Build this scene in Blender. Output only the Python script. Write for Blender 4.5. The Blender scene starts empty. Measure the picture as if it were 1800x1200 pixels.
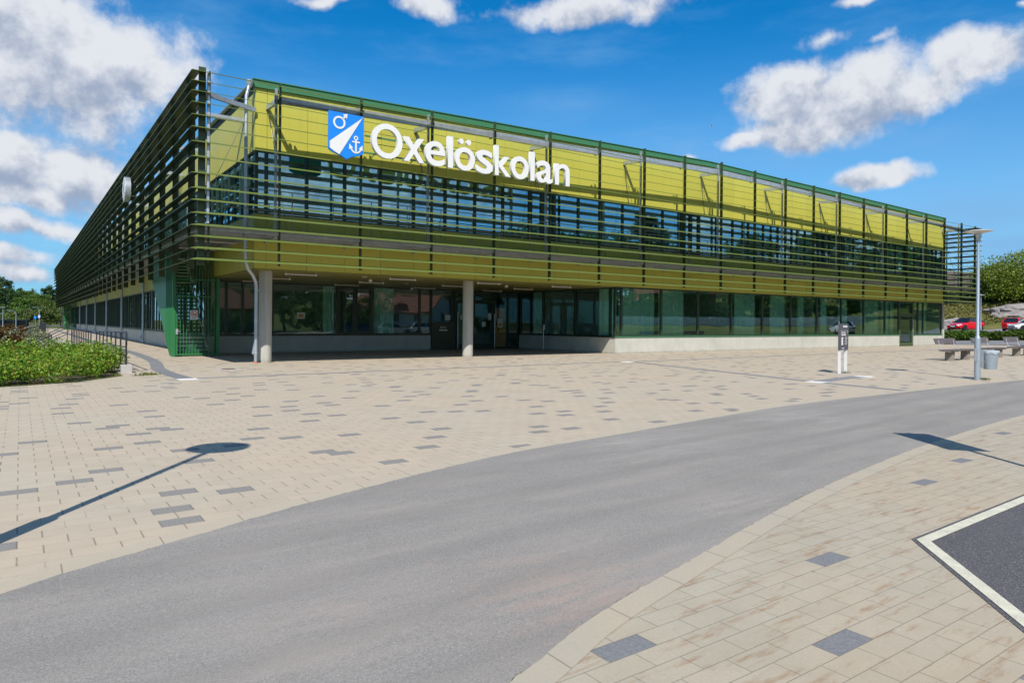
import bpy, math, random
import numpy as np
from mathutils import Vector, Matrix
R = math.radians
sc = bpy.context.scene
COL = sc.collection

# ------------------------------------------------------------------ camera
CX, CY, CZ = -4.567, -24.774, 1.6
YAW = 0.6177            # heading, from +Y towards +X
FPX = 1216.757          # focal length in pixels of the 1800 px wide photograph
cam_d = bpy.data.cameras.new('camera')
cam = bpy.data.objects.new('camera', cam_d); COL.objects.link(cam)
cam_d.sensor_width = 36.0
cam_d.lens = 36.0 * FPX / 1800.0
cam_d.shift_y = -32.8 / 1800.0
cam_d.clip_start = 0.1; cam_d.clip_end = 6000
cam.matrix_world = Matrix.Translation((CX, CY, CZ)) @ Matrix.Rotation(-YAW, 4, 'Z') @ Matrix.Rotation(R(90), 4, 'X') @ Matrix.Rotation(0.0081, 4, 'Z')
sc.camera = cam

# ------------------------------------------------------------------ render / exposure
sc.view_settings.view_transform = 'Standard'
sc.view_settings.look = 'None'
sc.view_settings.gamma = 1.0
sc.view_settings.exposure = 0.22
sc.cycles.max_bounces = 8
sc.cycles.transparent_max_bounces = 16
sc.cycles.caustics_reflective = False
sc.cycles.caustics_refractive = False

# ------------------------------------------------------------------ sun
SUN_TRAVEL = Vector((0.72, 1.0, -1.24)).normalized()
sd = bpy.data.lights.new('sun', 'SUN'); sd.energy = 4.55; sd.angle = R(0.53); sd.color = (1.0, 0.955, 0.88)
so = bpy.data.objects.new('sun', sd); COL.objects.link(so)
so.rotation_euler = SUN_TRAVEL.to_track_quat('-Z', 'Y').to_euler(); so.location = (0, -40, 60)
SUN_EL = math.asin(-SUN_TRAVEL.z); SUN_AZ = math.atan2(-SUN_TRAVEL.x, -SUN_TRAVEL.y)

# ------------------------------------------------------------------ world: sky with cumulus
def build_world():
    wd = bpy.data.worlds.new("World"); sc.world = wd; wd.use_nodes = True
    nt = wd.node_tree; nt.nodes.clear()
    N = lambda t: nt.nodes.new(t)
    L = nt.links.new
    def put(sock, v):
        if hasattr(v, 'is_output'): L(v, sock)
        else: sock.default_value = v
    def M(op, a, b=None, c=None, clamp=False):
        n = N('ShaderNodeMath'); n.operation = op; n.use_clamp = clamp
        put(n.inputs[0], a)
        if b is not None: put(n.inputs[1], b)
        if c is not None: put(n.inputs[2], c)
        return n.outputs[0]
    def SS(x, lo, hi):
        n = N('ShaderNodeMapRange'); n.interpolation_type = 'SMOOTHSTEP'; n.clamp = True
        put(n.inputs[0], x); n.inputs[1].default_value = lo; n.inputs[2].default_value = hi
        return n.outputs[0]
    sky = N('ShaderNodeTexSky'); sky.sky_type = 'NISHITA'; sky.sun_disc = False
    sky.sun_elevation = SUN_EL; sky.sun_rotation = SUN_AZ
    sky.altitude = 0; sky.air_density = 1.0; sky.dust_density = 0.3; sky.ozone_density = 3.0
    hs = N('ShaderNodeHueSaturation'); hs.inputs['Saturation'].default_value = 1.22
    L(sky.outputs[0], hs.inputs['Color'])
    bg = N('ShaderNodeBackground'); bg.inputs[1].default_value = 0.107; tint = N('ShaderNodeMix'); tint.data_type = 'RGBA'; tint.blend_type = 'MULTIPLY'; tint.inputs[0].default_value = 1.0
    L(hs.outputs[0], tint.inputs[6]); tint.inputs[7].default_value = (0.06, 0.87, 1.14, 1); L(tint.outputs[2], bg.inputs[0])
    tc = N('ShaderNodeTexCoord'); d = tc.outputs['Generated']
    sep = N('ShaderNodeSeparateXYZ'); L(d, sep.inputs[0])
    az = M('ARCTAN2', sep.outputs[0], sep.outputs[1]); el = M('ARCSINE', sep.outputs[2])
    def noise(vec, scale, detail, rough=0.55, lac=2.1):
        n = N('ShaderNodeTexNoise'); n.noise_dimensions = '3D'; L(vec, n.inputs['Vector'])
        n.inputs['Scale'].default_value = scale; n.inputs['Detail'].default_value = detail
        n.inputs['Roughness'].default_value = rough; n.inputs['Lacunarity'].default_value = lac
        return n
    nw = noise(d, 5.0, 3.0); sw = N('ShaderNodeSeparateColor'); L(nw.outputs['Color'], sw.inputs[0])
    u = M('ADD', az, M('MULTIPLY', M('SUBTRACT', sw.outputs[0], 0.5), 0.14))
    v = M('ADD', el, M('MULTIPLY', M('SUBTRACT', sw.outputs[1], 0.5), 0.09))
    def dirof(px, py):      # direction (azimuth, elevation) of the cloud seen at this place in the sky
        X, Y = px - 900, py - 600
        c, s = math.cos(0.0081), math.sin(0.0081)
        xr, yr = c * X + s * Y, -s * X + c * Y + 32.8
        a = xr / FPX; t = -yr / FPX
        return YAW + math.atan(a), math.atan2(t, math.hypot(1, a))
    clouds = [  # px, py, rx, ry, weight
        (85, 105, 240, 120, 1.0), (250, 115, 100, 75, .85), (30, 40, 200, 80, .95), (165, 195, 70, 22, .5),
        (40, 300, 90, 62, 1.0), (150, 310, 105, 55, 1.0), (75, 350, 160, 34, .9), (60, 398, 170, 26, .8), (30, 452, 120, 26, .75), (75, 480, 60, 24, .8), (20, 350, 200, 60, .6),
        (745, 12, 62, 30, .75), (1030, 8, 165, 34, .85), (560, 4, 60, 16, .5),
        (1400, 165, 85, 52, 1.0), (1500, 175, 130, 62, 1.0), (1430, 225, 110, 36, .95), (1320, 245, 62, 18, .8), (1590, 165, 90, 50, .9), (1690, 115, 88, 48, 1.0), (1785, 118, 60, 22, .8),
        (1450, 78, 95, 42, .42), (1525, 82, 60, 34, .30), (1490, 8, 60, 18, .5), (1765, 15, 40, 18, .4),
        (1550, 310, 66, 24, .95), (1215, 275, 26, 10, .5), (1640, 385, 70, 14, .3)]
    e = None; eup = None
    for px, py, rx, ry, wgt in clouds:
        a0, e0 = dirof(px, py)
        sx = FPX / rx * math.cos(e0) ; sy = FPX / ry
        k = 1.0 + ((px - 900) / FPX) ** 2      # angular foreshortening of the picture plane
        q1 = M('MULTIPLY', M('SUBTRACT', u, a0), sx * k * 0.92)
        q2 = M('MULTIPLY', M('SUBTRACT', v, e0), sy * math.sqrt(k))
        r2 = M('ADD', M('MULTIPLY', q1, q1), M('MULTIPLY', q2, q2))
        ei = M('SUBTRACT', wgt * 1.22, M('SQRT', r2))
        q3 = M('ADD', q2, 0.45)                # the same cloud seen a little higher up: tells tops from undersides
        ej = M('SUBTRACT', wgt * 1.22, M('SQRT', M('ADD', M('MULTIPLY', q1, q1), M('MULTIPLY', q3, q3))))
        e = ei if e is None else M('MAXIMUM', e, ei); eup = ej if eup is None else M('MAXIMUM', eup, ej)
    topness = M('SUBTRACT', e, eup)
    # clouds elsewhere, behind and above the camera: plain noise field
    nb = noise(d, 2.6, 2.0)
    away = SS(M('ABSOLUTE', M('SUBTRACT', az, YAW)), 0.85, 1.1)
    eb = M('SUBTRACT', M('MULTIPLY', M('MULTIPLY', M('SUBTRACT', nb.outputs[0], 0.52), 7.0), away), M('MULTIPLY', M('SUBTRACT', 1.0, away), 3.0))
    e = M('MAXIMUM', e, eb)
    nf = noise(d, 18.0, 10.0, 0.58)
    dens = M('ADD', e, M('MULTIPLY', M('SUBTRACT', nf.outputs[0], 0.5), 1.45))
    mask = M('POWER', SS(dens, 0.0, 0.60), 0.9)
    # thin high veils
    vm = N('ShaderNodeMapping'); vm.inputs['Scale'].default_value = (1.0, 1.0, 4.0); vm.inputs['Rotation'].default_value = (0.25, 0.1, 0.0); L(d, vm.inputs[0])
    nv = noise(vm.outputs[0], 2.3, 7.0, 0.6)
    veil = M('MULTIPLY', SS(nv.outputs[0], 0.43, 0.74), M('MULTIPLY', SS(el, 0.75, 0.1), 0.8))
    for px, py, rx, ry, k in ((1000, 190, 190, 50, .5), (1700, 365, 230, 60, .8), (500, 165, 170, 45, .5), (1240, 330, 160, 40, .6), (1620, 250, 150, 40, .35)):
        a0, e0 = dirof(px, py); kk = 1.0 + ((px - 900) / FPX) ** 2
        q1 = M('MULTIPLY', M('SUBTRACT', u, a0), FPX / rx * math.cos(e0) * kk); q2 = M('MULTIPLY', M('SUBTRACT', v, e0), FPX / ry * math.sqrt(kk))
        w_ = M('MULTIPLY', SS(M('SQRT', M('ADD', M('MULTIPLY', q1, q1), M('MULTIPLY', q2, q2))), 1.0, 0.0), M('MULTIPLY', SS(nv.outputs[0], 0.25, 0.62), k))
        veil = M('MAXIMUM', veil, w_)
    low = M('MULTIPLY', SS(el, 0.42, 0.0), 0.72)
    # relief: compare the density with the density a little towards the sun / zenith
    vup = N('ShaderNodeVectorMath'); vup.operation = 'ADD'; L(d, vup.inputs[0]); vup.inputs[1].default_value = (-0.012, -0.004, 0.026)
    nu = noise(vup.outputs[0], 18.0, 7.0, 0.56)
    nb2 = noise(d, 7.0, 4.0)
    relief = M('SUBTRACT', nf.outputs[0], nu.outputs[0])
    body = M('ADD', M('ADD', 0.80, M('MULTIPLY', topness, 0.42)), M('MULTIPLY', relief, 1.5))
    body = M('SUBTRACT', body, M('MULTIPLY', SS(dens, 0.55, 1.25), 0.10))
    body = M('ADD', body, M('MULTIPLY', M('SUBTRACT', nb2.outputs[0], 0.5), 0.55))
    shade = SS(body, 0.35, 1.0)
    mixc = N('ShaderNodeMix'); mixc.data_type = 'RGBA'; L(shade, mixc.inputs[0])
    mixc.inputs[6].default_value = (0.36, 0.44, 0.60, 1); mixc.inputs[7].default_value = (0.83, 0.86, 0.92, 1)
    cb = N('ShaderNodeBackground'); L(mixc.outputs[2], cb.inputs[0]); cb.inputs[1].default_value = 0.80
    vb = N('ShaderNodeBackground'); vb.inputs[0].default_value = (0.24, 0.50, 0.86, 1); vb.inputs[1].default_value = 0.80
    hz = N('ShaderNodeBackground'); hz.inputs[0].default_value = (0.38, 0.58, 0.86, 1); hz.inputs[1].default_value = 0.85
    m0 = N('ShaderNodeMixShader'); L(low, m0.inputs[0]); L(bg.outputs[0], m0.inputs[1]); L(hz.outputs[0], m0.inputs[2])
    m1 = N('ShaderNodeMixShader'); L(veil, m1.inputs[0]); L(m0.outputs[0], m1.inputs[1]); L(vb.outputs[0], m1.inputs[2])
    m2 = N('ShaderNodeMixShader'); L(mask, m2.inputs[0]); L(m1.outputs[0], m2.inputs[1]); L(cb.outputs[0], m2.inputs[2])
    out = N('ShaderNodeOutputWorld'); L(m2.outputs[0], out.inputs[0])
build_world()

# ------------------------------------------------------------------ helpers: meshes
class MB:
    def __init__(s): s.v = []; s.f = []; s.m = []; s.cur = 0
    def add(s, vs, fs):
        o = len(s.v); s.v += [tuple(p) for p in vs]
        for f in fs: s.f.append([i + o for i in f]); s.m.append(s.cur)
    def box(s, x0, x1, y0, y1, z0, z1):
        s.add([(x0,y0,z0),(x1,y0,z0),(x1,y1,z0),(x0,y1,z0),(x0,y0,z1),(x1,y0,z1),(x1,y1,z1),(x0,y1,z1)],
              [(0,3,2,1),(4,5,6,7),(0,1,5,4),(1,2,6,5),(2,3,7,6),(3,0,4,7)])
    def bar(s, a, b, wd, hg, up=(0,0,1)):          # rectangular bar from a to b
        a, b = Vector(a), Vector(b); d = (b - a).normalized(); up = Vector(up)
        if abs(d.dot(up)) > 0.99: up = Vector((0,1,0))
        sx = d.cross(up).normalized() * wd / 2; sz = sx.cross(d).normalized() * hg / 2
        vs = [p + i * sx + j * sz for p in (a, b) for i, j in ((-1,-1),(1,-1),(1,1),(-1,1))]
        s.add(vs, [(0,1,2,3),(7,6,5,4),(0,4,5,1),(1,5,6,2),(2,6,7,3),(3,7,4,0)])
    def tube(s, pts, r, n=8, caps=True):
        pts = [Vector(p) for p in pts]; rs = r if isinstance(r, (list, tuple)) else [r] * len(pts)
        rings = []; prev = None
        for i, p in enumerate(pts):
            d = ((pts[min(i+1, len(pts)-1)] - p).normalized() + (p - pts[max(i-1, 0)]).normalized())
            d = d.normalized() if d.length > 1e-6 else Vector((0,0,1))
            if prev is None: prev = Vector((1,0,0)) if abs(d.x) < 0.9 else Vector((0,1,0))
            ux = (prev - d * prev.dot(d)).normalized(); prev = ux; uy = d.cross(ux)
            rings.append([p + rs[i] * (math.cos(2*math.pi*k/n) * ux + math.sin(2*math.pi*k/n) * uy) for k in range(n)])
        vs = [q for g in rings for q in g]; fs = []
        for i in range(len(pts) - 1):
            for k in range(n): fs.append((i*n+k, i*n+(k+1)%n, (i+1)*n+(k+1)%n, (i+1)*n+k))
        if caps: fs += [tuple(range(n))[::-1], tuple((len(pts)-1)*n + k for k in range(n))]
        s.add(vs, fs)
    def lathe(s, c, prof, n=24):                   # prof: (radius, z) up the axis at c
        vs = []; fs = []
        for r, z in prof:
            for k in range(n): vs.append((c[0]+r*math.cos(2*math.pi*k/n), c[1]+r*math.sin(2*math.pi*k/n), c[2]+z))
        for i in range(len(prof) - 1):
            for k in range(n): fs.append((i*n+k, i*n+(k+1)%n, (i+1)*n+(k+1)%n, (i+1)*n+k))
        fs += [tuple(range(n))[::-1], tuple((len(prof)-1)*n + k for k in range(n))]
        s.add(vs, fs)
    def prism(s, poly, ext):                       # planar polygon (3-D points) swept along ext
        poly = [Vector(p) for p in poly]; ext = Vector(ext); n = len(poly)
        s.add(poly + [p + ext for p in poly], [tuple(range(n))[::-1], tuple(range(n, 2*n))] + [(k, (k+1)%n, n+(k+1)%n, n+k) for k in range(n)])
    def build(s, name, mats, parent=None, smooth=False, recalc=True):
        me = bpy.data.meshes.new(name); me.from_pydata(s.v, [], s.f)
        mats = mats if isinstance(mats, (list, tuple)) else [mats]
        for m in mats: me.materials.append(m)
        if len(mats) > 1: me.polygons.foreach_set('material_index', s.m)
        if recalc:
            import bmesh
            b = bmesh.new(); b.from_mesh(me); bmesh.ops.recalc_face_normals(b, faces=b.faces); b.to_mesh(me); b.free()
        if smooth:
            me.polygons.foreach_set('use_smooth', [True] * len(me.polygons))
            try: me.set_sharp_from_angle(angle=R(40))
            except Exception: pass
        me.update()
        return link(name, me, parent)
def link(name, me, parent=None):
    o = bpy.data.objects.new(name, me); COL.objects.link(o)
    if parent is not None: o.parent = parent
    return o
def tag(o, label, cat, group=None):
    o['label'] = label; o['category'] = cat
    if group: o['group'] = group
    return o
def thing(name, label, cat, loc=(0,0,0), rz=0.0, group=None):
    o = bpy.data.objects.new(name, None); o.empty_display_size = 0.3; COL.objects.link(o)
    o.location = loc; o.rotation_euler = (0,0,rz)
    return tag(o, label, cat, group)
def struct(o): o['kind'] = 'structure'; return o
def dup(root, loc, rz, label=None, group=None, parent=None, scale=None):
    r = root.copy(); COL.objects.link(r); r.location = loc; r.rotation_euler = (0,0,rz)
    if scale is not None: r.scale = scale
    if label: r['label'] = label
    if group: r['group'] = group
    if parent is not None: r.parent = parent
    for ch in list(root.children):
        c = ch.copy(); COL.objects.link(c); c.parent = r
        for g in list(ch.children):
            k = g.copy(); COL.objects.link(k); k.parent = c
    return r
def bevel(o, wd, seg=2):
    m = o.modifiers.new('bevel', 'BEVEL'); m.width = wd; m.segments = seg; m.limit_method = 'ANGLE'; m.angle_limit = R(35)
    return o

# ------------------------------------------------------------------ helpers: materials
def newmat(name):
    m = bpy.data.materials.new(name); m.use_nodes = True
    nt = m.node_tree; b = nt.nodes['Principled BSDF']
    return m, nt, b
def nmath(nt, op, a, b=None, c=None, clamp=False):
    n = nt.nodes.new('ShaderNodeMath'); n.operation = op; n.use_clamp = clamp
    for i, v in enumerate((a, b, c)):
        if v is None: continue
        if hasattr(v, 'is_output'): nt.links.new(v, n.inputs[i])
        else: n.inputs[i].default_value = v
    return n.outputs[0]
def nnoise(nt, vec, scale, detail=4.0, rough=0.55):
    n = nt.nodes.new('ShaderNodeTexNoise'); nt.links.new(vec, n.inputs['Vector'])
    n.inputs['Scale'].default_value = scale; n.inputs['Detail'].default_value = detail; n.inputs['Roughness'].default_value = rough
    return n.outputs[0]
def nmix(nt, f, a, b, mode='MIX'):
    n = nt.nodes.new('ShaderNodeMix'); n.data_type = 'RGBA'; n.blend_type = mode
    for s, v in ((0, f), (6, a), (7, b)):
        if hasattr(v, 'is_output'): nt.links.new(v, n.inputs[s])
        else: n.inputs[s].default_value = v if s == 0 else (*v, 1)
    return n.outputs[2]
def nrange(nt, x, a, b, c=0.0, d=1.0):
    n = nt.nodes.new('ShaderNodeMapRange'); n.clamp = True; nt.links.new(x, n.inputs[0])
    for i, v in enumerate((a, b, c, d)): n.inputs[i+1].default_value = v
    return n.outputs[0]
def nobj(nt): return nt.nodes.new('ShaderNodeTexCoord').outputs['Object']
def nbump(nt, b, h, strength, dist=0.01):
    n = nt.nodes.new('ShaderNodeBump'); n.inputs['Strength'].default_value = strength; n.inputs['Distance'].default_value = dist
    nt.links.new(h, n.inputs['Height']); nt.links.new(n.outputs[0], b.inputs['Normal'])
def mat(name, col, rough=0.5, metal=0.0, var=0.08, scale=3.0, bump=0.0, spec=0.5, fine=40.0):
    m, nt, b = newmat(name); oc = nobj(nt)
    n1 = nnoise(nt, oc, scale, 5.0); n2 = nnoise(nt, oc, fine, 3.0)
    f = nmath(nt, 'ADD', nmath(nt, 'MULTIPLY', n1, 0.7), nmath(nt, 'MULTIPLY', n2, 0.3))
    f = nrange(nt, f, 0.3, 0.7)
    lo = tuple(c * (1 - var) for c in col); hi = tuple(min(1, c * (1 + var)) for c in col)
    nt.links.new(nmix(nt, f, lo, hi), b.inputs['Base Color'])
    b.inputs['Roughness'].default_value = rough; b.inputs['Metallic'].default_value = metal
    b.inputs['Specular IOR Level'].default_value = spec
    if bump: nbump(nt, b, n2, bump)
    return m
def glassmat(name, tint, refl=0.12, rough=0.0, tintg=(0.86, 0.97, 1.0)):
    m, nt, b = newmat(name); nt.nodes.remove(b)
    t = nt.nodes.new('ShaderNodeBsdfTransparent'); t.inputs[0].default_value = (*tint, 1)
    g = nt.nodes.new('ShaderNodeBsdfGlossy'); g.inputs['Roughness'].default_value = rough; g.inputs[0].default_value = (*tintg, 1)
    lw = nt.nodes.new('ShaderNodeLayerWeight'); lw.inputs[0].default_value = 0.5      # Facing = 1 - cos, the same from both sides
    f = nmath(nt, 'ADD', nmath(nt, 'MULTIPLY', nmath(nt, 'POWER', lw.outputs['Facing'], 4.0), 0.9), refl, clamp=True)
    # float glass is never quite flat: each sheet bends its reflection a little
    oc = nobj(nt); n = nnoise(nt, oc, 0.7, 1.0)
    bp = nt.nodes.new('ShaderNodeBump'); bp.inputs['Strength'].default_value = 0.10; bp.inputs['Distance'].default_value = 0.03
    nt.links.new(n, bp.inputs['Height']); nt.links.new(bp.outputs[0], g.inputs['Normal'])
    mx = nt.nodes.new('ShaderNodeMixShader'); nt.links.new(f, mx.inputs[0])
    nt.links.new(t.outputs[0], mx.inputs[1]); nt.links.new(g.outputs[0], mx.inputs[2])
    nt.links.new(mx.outputs[0], nt.nodes['Material Output'].inputs[0])
    return m
def leafmat(name, a, b_, c=None, trans=0.3, rough=0.45, scale=1.2, fine=9.0):
    m, nt, b = newmat(name); oc = nobj(nt)
    rnd = nt.nodes.new('ShaderNodeObjectInfo').outputs['Random']
    n1 = nnoise(nt, oc, scale, 2.0); n2 = nnoise(nt, oc, fine, 1.0)
    f = nrange(nt, nmath(nt, 'ADD', nmath(nt, 'MULTIPLY', n1, 0.5), nmath(nt, 'MULTIPLY', n2, 0.5)), 0.34, 0.66)
    col = nmix(nt, f, a, b_)
    if c: col = nmix(nt, nrange(nt, n2, 0.60, 0.66), col, c)
    hs = nt.nodes.new('ShaderNodeHueSaturation'); nt.links.new(col, hs.inputs['Color'])
    nt.links.new(nrange(nt, rnd, 0, 1, 0.8, 1.2), hs.inputs['Value']); nt.links.new(nrange(nt, rnd, 0, 1, 0.485, 0.515), hs.inputs['Hue'])
    nt.links.new(hs.outputs[0], b.inputs['Base Color']); b.inputs['Roughness'].default_value = rough; b.inputs['Specular IOR Level'].default_value = 0.35
    tr = nt.nodes.new('ShaderNodeBsdfTranslucent'); nt.links.new(hs.outputs[0], tr.inputs[0])
    mx = nt.nodes.new('ShaderNodeMixShader'); mx.inputs[0].default_value = trans
    nt.links.new(b.outputs[0], mx.inputs[1]); nt.links.new(tr.outputs[0], mx.inputs[2])
    nt.links.new(mx.outputs[0], nt.nodes['Material Output'].inputs[0])
    return m

def paving(name, bw, bh, base, warm, dark, pdark, joint=0.006, ox=0.0, oy=0.0, stain=0.0, longj=0.20):
    """running-bond pavers, a few of them dark grey, from the position on the ground"""
    m, nt, b = newmat(name); oc = nobj(nt)
    sep = nt.nodes.new('ShaderNodeSeparateXYZ'); nt.links.new(oc, sep.inputs[0])
    x = nmath(nt, 'ADD', sep.outputs[0], ox); y = nmath(nt, 'ADD', sep.outputs[1], oy)
    ry = nmath(nt, 'DIVIDE', y, bh); row = nmath(nt, 'FLOOR', ry); fy = nmath(nt, 'SUBTRACT', ry, row)
    off = nmath(nt, 'MULTIPLY', nmath(nt, 'MODULO', nmath(nt, 'ABSOLUTE', row), 2.0), 0.5)
    rx = nmath(nt, 'ADD', nmath(nt, 'DIVIDE', x, bw), off); colm = nmath(nt, 'FLOOR', rx); fx = nmath(nt, 'SUBTRACT', rx, colm)
    dx = nmath(nt, 'MULTIPLY', nmath(nt, 'MINIMUM', fx, nmath(nt, 'SUBTRACT', 1.0, fx)), bw)
    dy = nmath(nt, 'MULTIPLY', nmath(nt, 'MINIMUM', fy, nmath(nt, 'SUBTRACT', 1.0, fy)), bh)
    comb = nt.nodes.new('ShaderNodeCombineXYZ'); nt.links.new(colm, comb.inputs[0]); nt.links.new(row, comb.inputs[1])
    wn = nt.nodes.new('ShaderNodeTexWhiteNoise'); wn.noise_dimensions = '2D'; nt.links.new(comb.outputs[0], wn.inputs[0])
    gc, gr = (5, 3) if pdark > 0.04 else (8, 5)
    cg = nmath(nt, 'FLOOR', nmath(nt, 'DIVIDE', nmath(nt, 'ADD', colm, nmath(nt, 'MULTIPLY', nmath(nt, 'FLOOR', nmath(nt, 'DIVIDE', row, float(gr))), 2.0)), float(gc))); rgp = nmath(nt, 'FLOOR', nmath(nt, 'DIVIDE', row, float(gr)))
    lc = nmath(nt, 'SUBTRACT', nmath(nt, 'ADD', colm, nmath(nt, 'MULTIPLY', rgp, 2.0)), nmath(nt, 'MULTIPLY', cg, float(gc))); lr = nmath(nt, 'SUBTRACT', row, nmath(nt, 'MULTIPLY', rgp, float(gr)))
    cb2 = nt.nodes.new('ShaderNodeCombineXYZ'); nt.links.new(cg, cb2.inputs[0]); nt.links.new(rgp, cb2.inputs[1])
    wn2 = nt.nodes.new('ShaderNodeTexWhiteNoise'); wn2.noise_dimensions = '2D'; nt.links.new(cb2.outputs[0], wn2.inputs[0])
    pick = nmath(nt, 'FLOOR', nmath(nt, 'MULTIPLY', wn2.outputs['Value'], gc * gr * 0.9999))
    isd = nmath(nt, 'MULTIPLY', nmath(nt, 'COMPARE', nmath(nt, 'ADD', lc, nmath(nt, 'MULTIPLY', lr, float(gc))), pick, 0.25), 1.0 if pdark > 0 else 0.0)
    sc_ = nt.nodes.new('ShaderNodeSeparateColor'); nt.links.new(wn.outputs['Color'], sc_.inputs[0])
    big = nnoise(nt, oc, 0.35, 5.0); fine = nnoise(nt, oc, 60.0, 3.0, 0.7); mid = nnoise(nt, oc, 5.0, 4.0)
    c = nmix(nt, nrange(nt, big, 0.35, 0.65), base, warm)
    c = nmix(nt, nmath(nt, 'MULTIPLY', sc_.outputs[1], 0.30), c, tuple(v * 0.80 for v in base))
    c = nmix(nt, nrange(nt, fine, 0.3, 0.7, 0.0, 0.28), c, tuple(v * 0.6 for v in base))
    c = nmix(nt, nrange(nt, mid, 0.45, 0.8, 0.0, 0.3), c, tuple(v * 0.72 for v in warm))
    if stain:
        mp = nt.nodes.new('ShaderNodeMapping'); mp.inputs['Rotation'].default_value = (0, 0, R(-20)); mp.inputs['Scale'].default_value = (1.2, 6.0, 1.0); nt.links.new(oc, mp.inputs[0])
        st = nnoise(nt, mp.outputs[0], 1.8, 6.0, 0.7)
        c = nmix(nt, nrange(nt, st, 0.54, 0.70, 0.0, stain), c, (0.27, 0.14, 0.06))
        wet = nnoise(nt, mp.outputs[0], 0.8, 3.0)
        c = nmix(nt, nrange(nt, wet, 0.5, 0.8, 0.0, 0.3), c, (0.36, 0.30, 0.21))
    gv = nt.nodes.new('ShaderNodeTexVoronoi'); gv.inputs['Scale'].default_value = 2.6; nt.links.new(oc, gv.inputs['Vector'])
    c = nmix(nt, nrange(nt, gv.outputs['Distance'], 0.035, 0.055, 0.45, 0.0), c, (0.16, 0.14, 0.12))
    dirt = nnoise(nt, oc, 0.9, 7.0, 0.7)
    c = nmix(nt, nrange(nt, dirt, 0.52, 0.76, 0.0, 0.35), c, tuple(v * 0.62 for v in base))
    dk = nmix(nt, nrange(nt, fine, 0.3, 0.7), tuple(v * 0.8 for v in dark), tuple(v * 1.25 for v in dark))
    c = nmix(nt, isd, c, dk)
    jn = nt.nodes.new('ShaderNodeMapRange'); jn.clamp = True
    nt.links.new(nmath(nt, 'MINIMUM', dx, dy), jn.inputs[0])
    jn.inputs[1].default_value = joint * 0.4; jn.inputs[2].default_value = joint; jn.inputs[3].default_value = longj; jn.inputs[4].default_value = 0.0
    # the short joints are wider and dirtier than the long ones
    jx = nt.nodes.new('ShaderNodeMapRange'); jx.clamp = True; nt.links.new(dx, jx.inputs[0])
    jx.inputs[1].default_value = joint * 0.6; jx.inputs[2].default_value = joint * 1.2; jx.inputs[3].default_value = 0.55; jx.inputs[4].default_value = 0.0
    gap = nmath(nt, 'GREATER_THAN', nnoise(nt, oc, 1.3, 3.0), 0.46)
    jj = nmath(nt, 'MAXIMUM', jn.outputs[0], nmath(nt, 'MULTIPLY', jx.outputs[0], nmath(nt, 'ADD', nmath(nt, 'MULTIPLY', gap, 0.6), 0.4)))
    c = nmix(nt, jj, c, (0.11, 0.09, 0.065))
    nt.links.new(c, b.inputs['Base Color']); b.inputs['Roughness'].default_value = 0.85; b.inputs['Specular IOR Level'].default_value = 0.25
    h = nmath(nt, 'SUBTRACT', nmath(nt, 'MULTIPLY', fine, 0.35), nmath(nt, 'MULTIPLY', jj, 1.2))
    nbump(nt, b, h, 0.35, 0.006)
    return m

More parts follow.
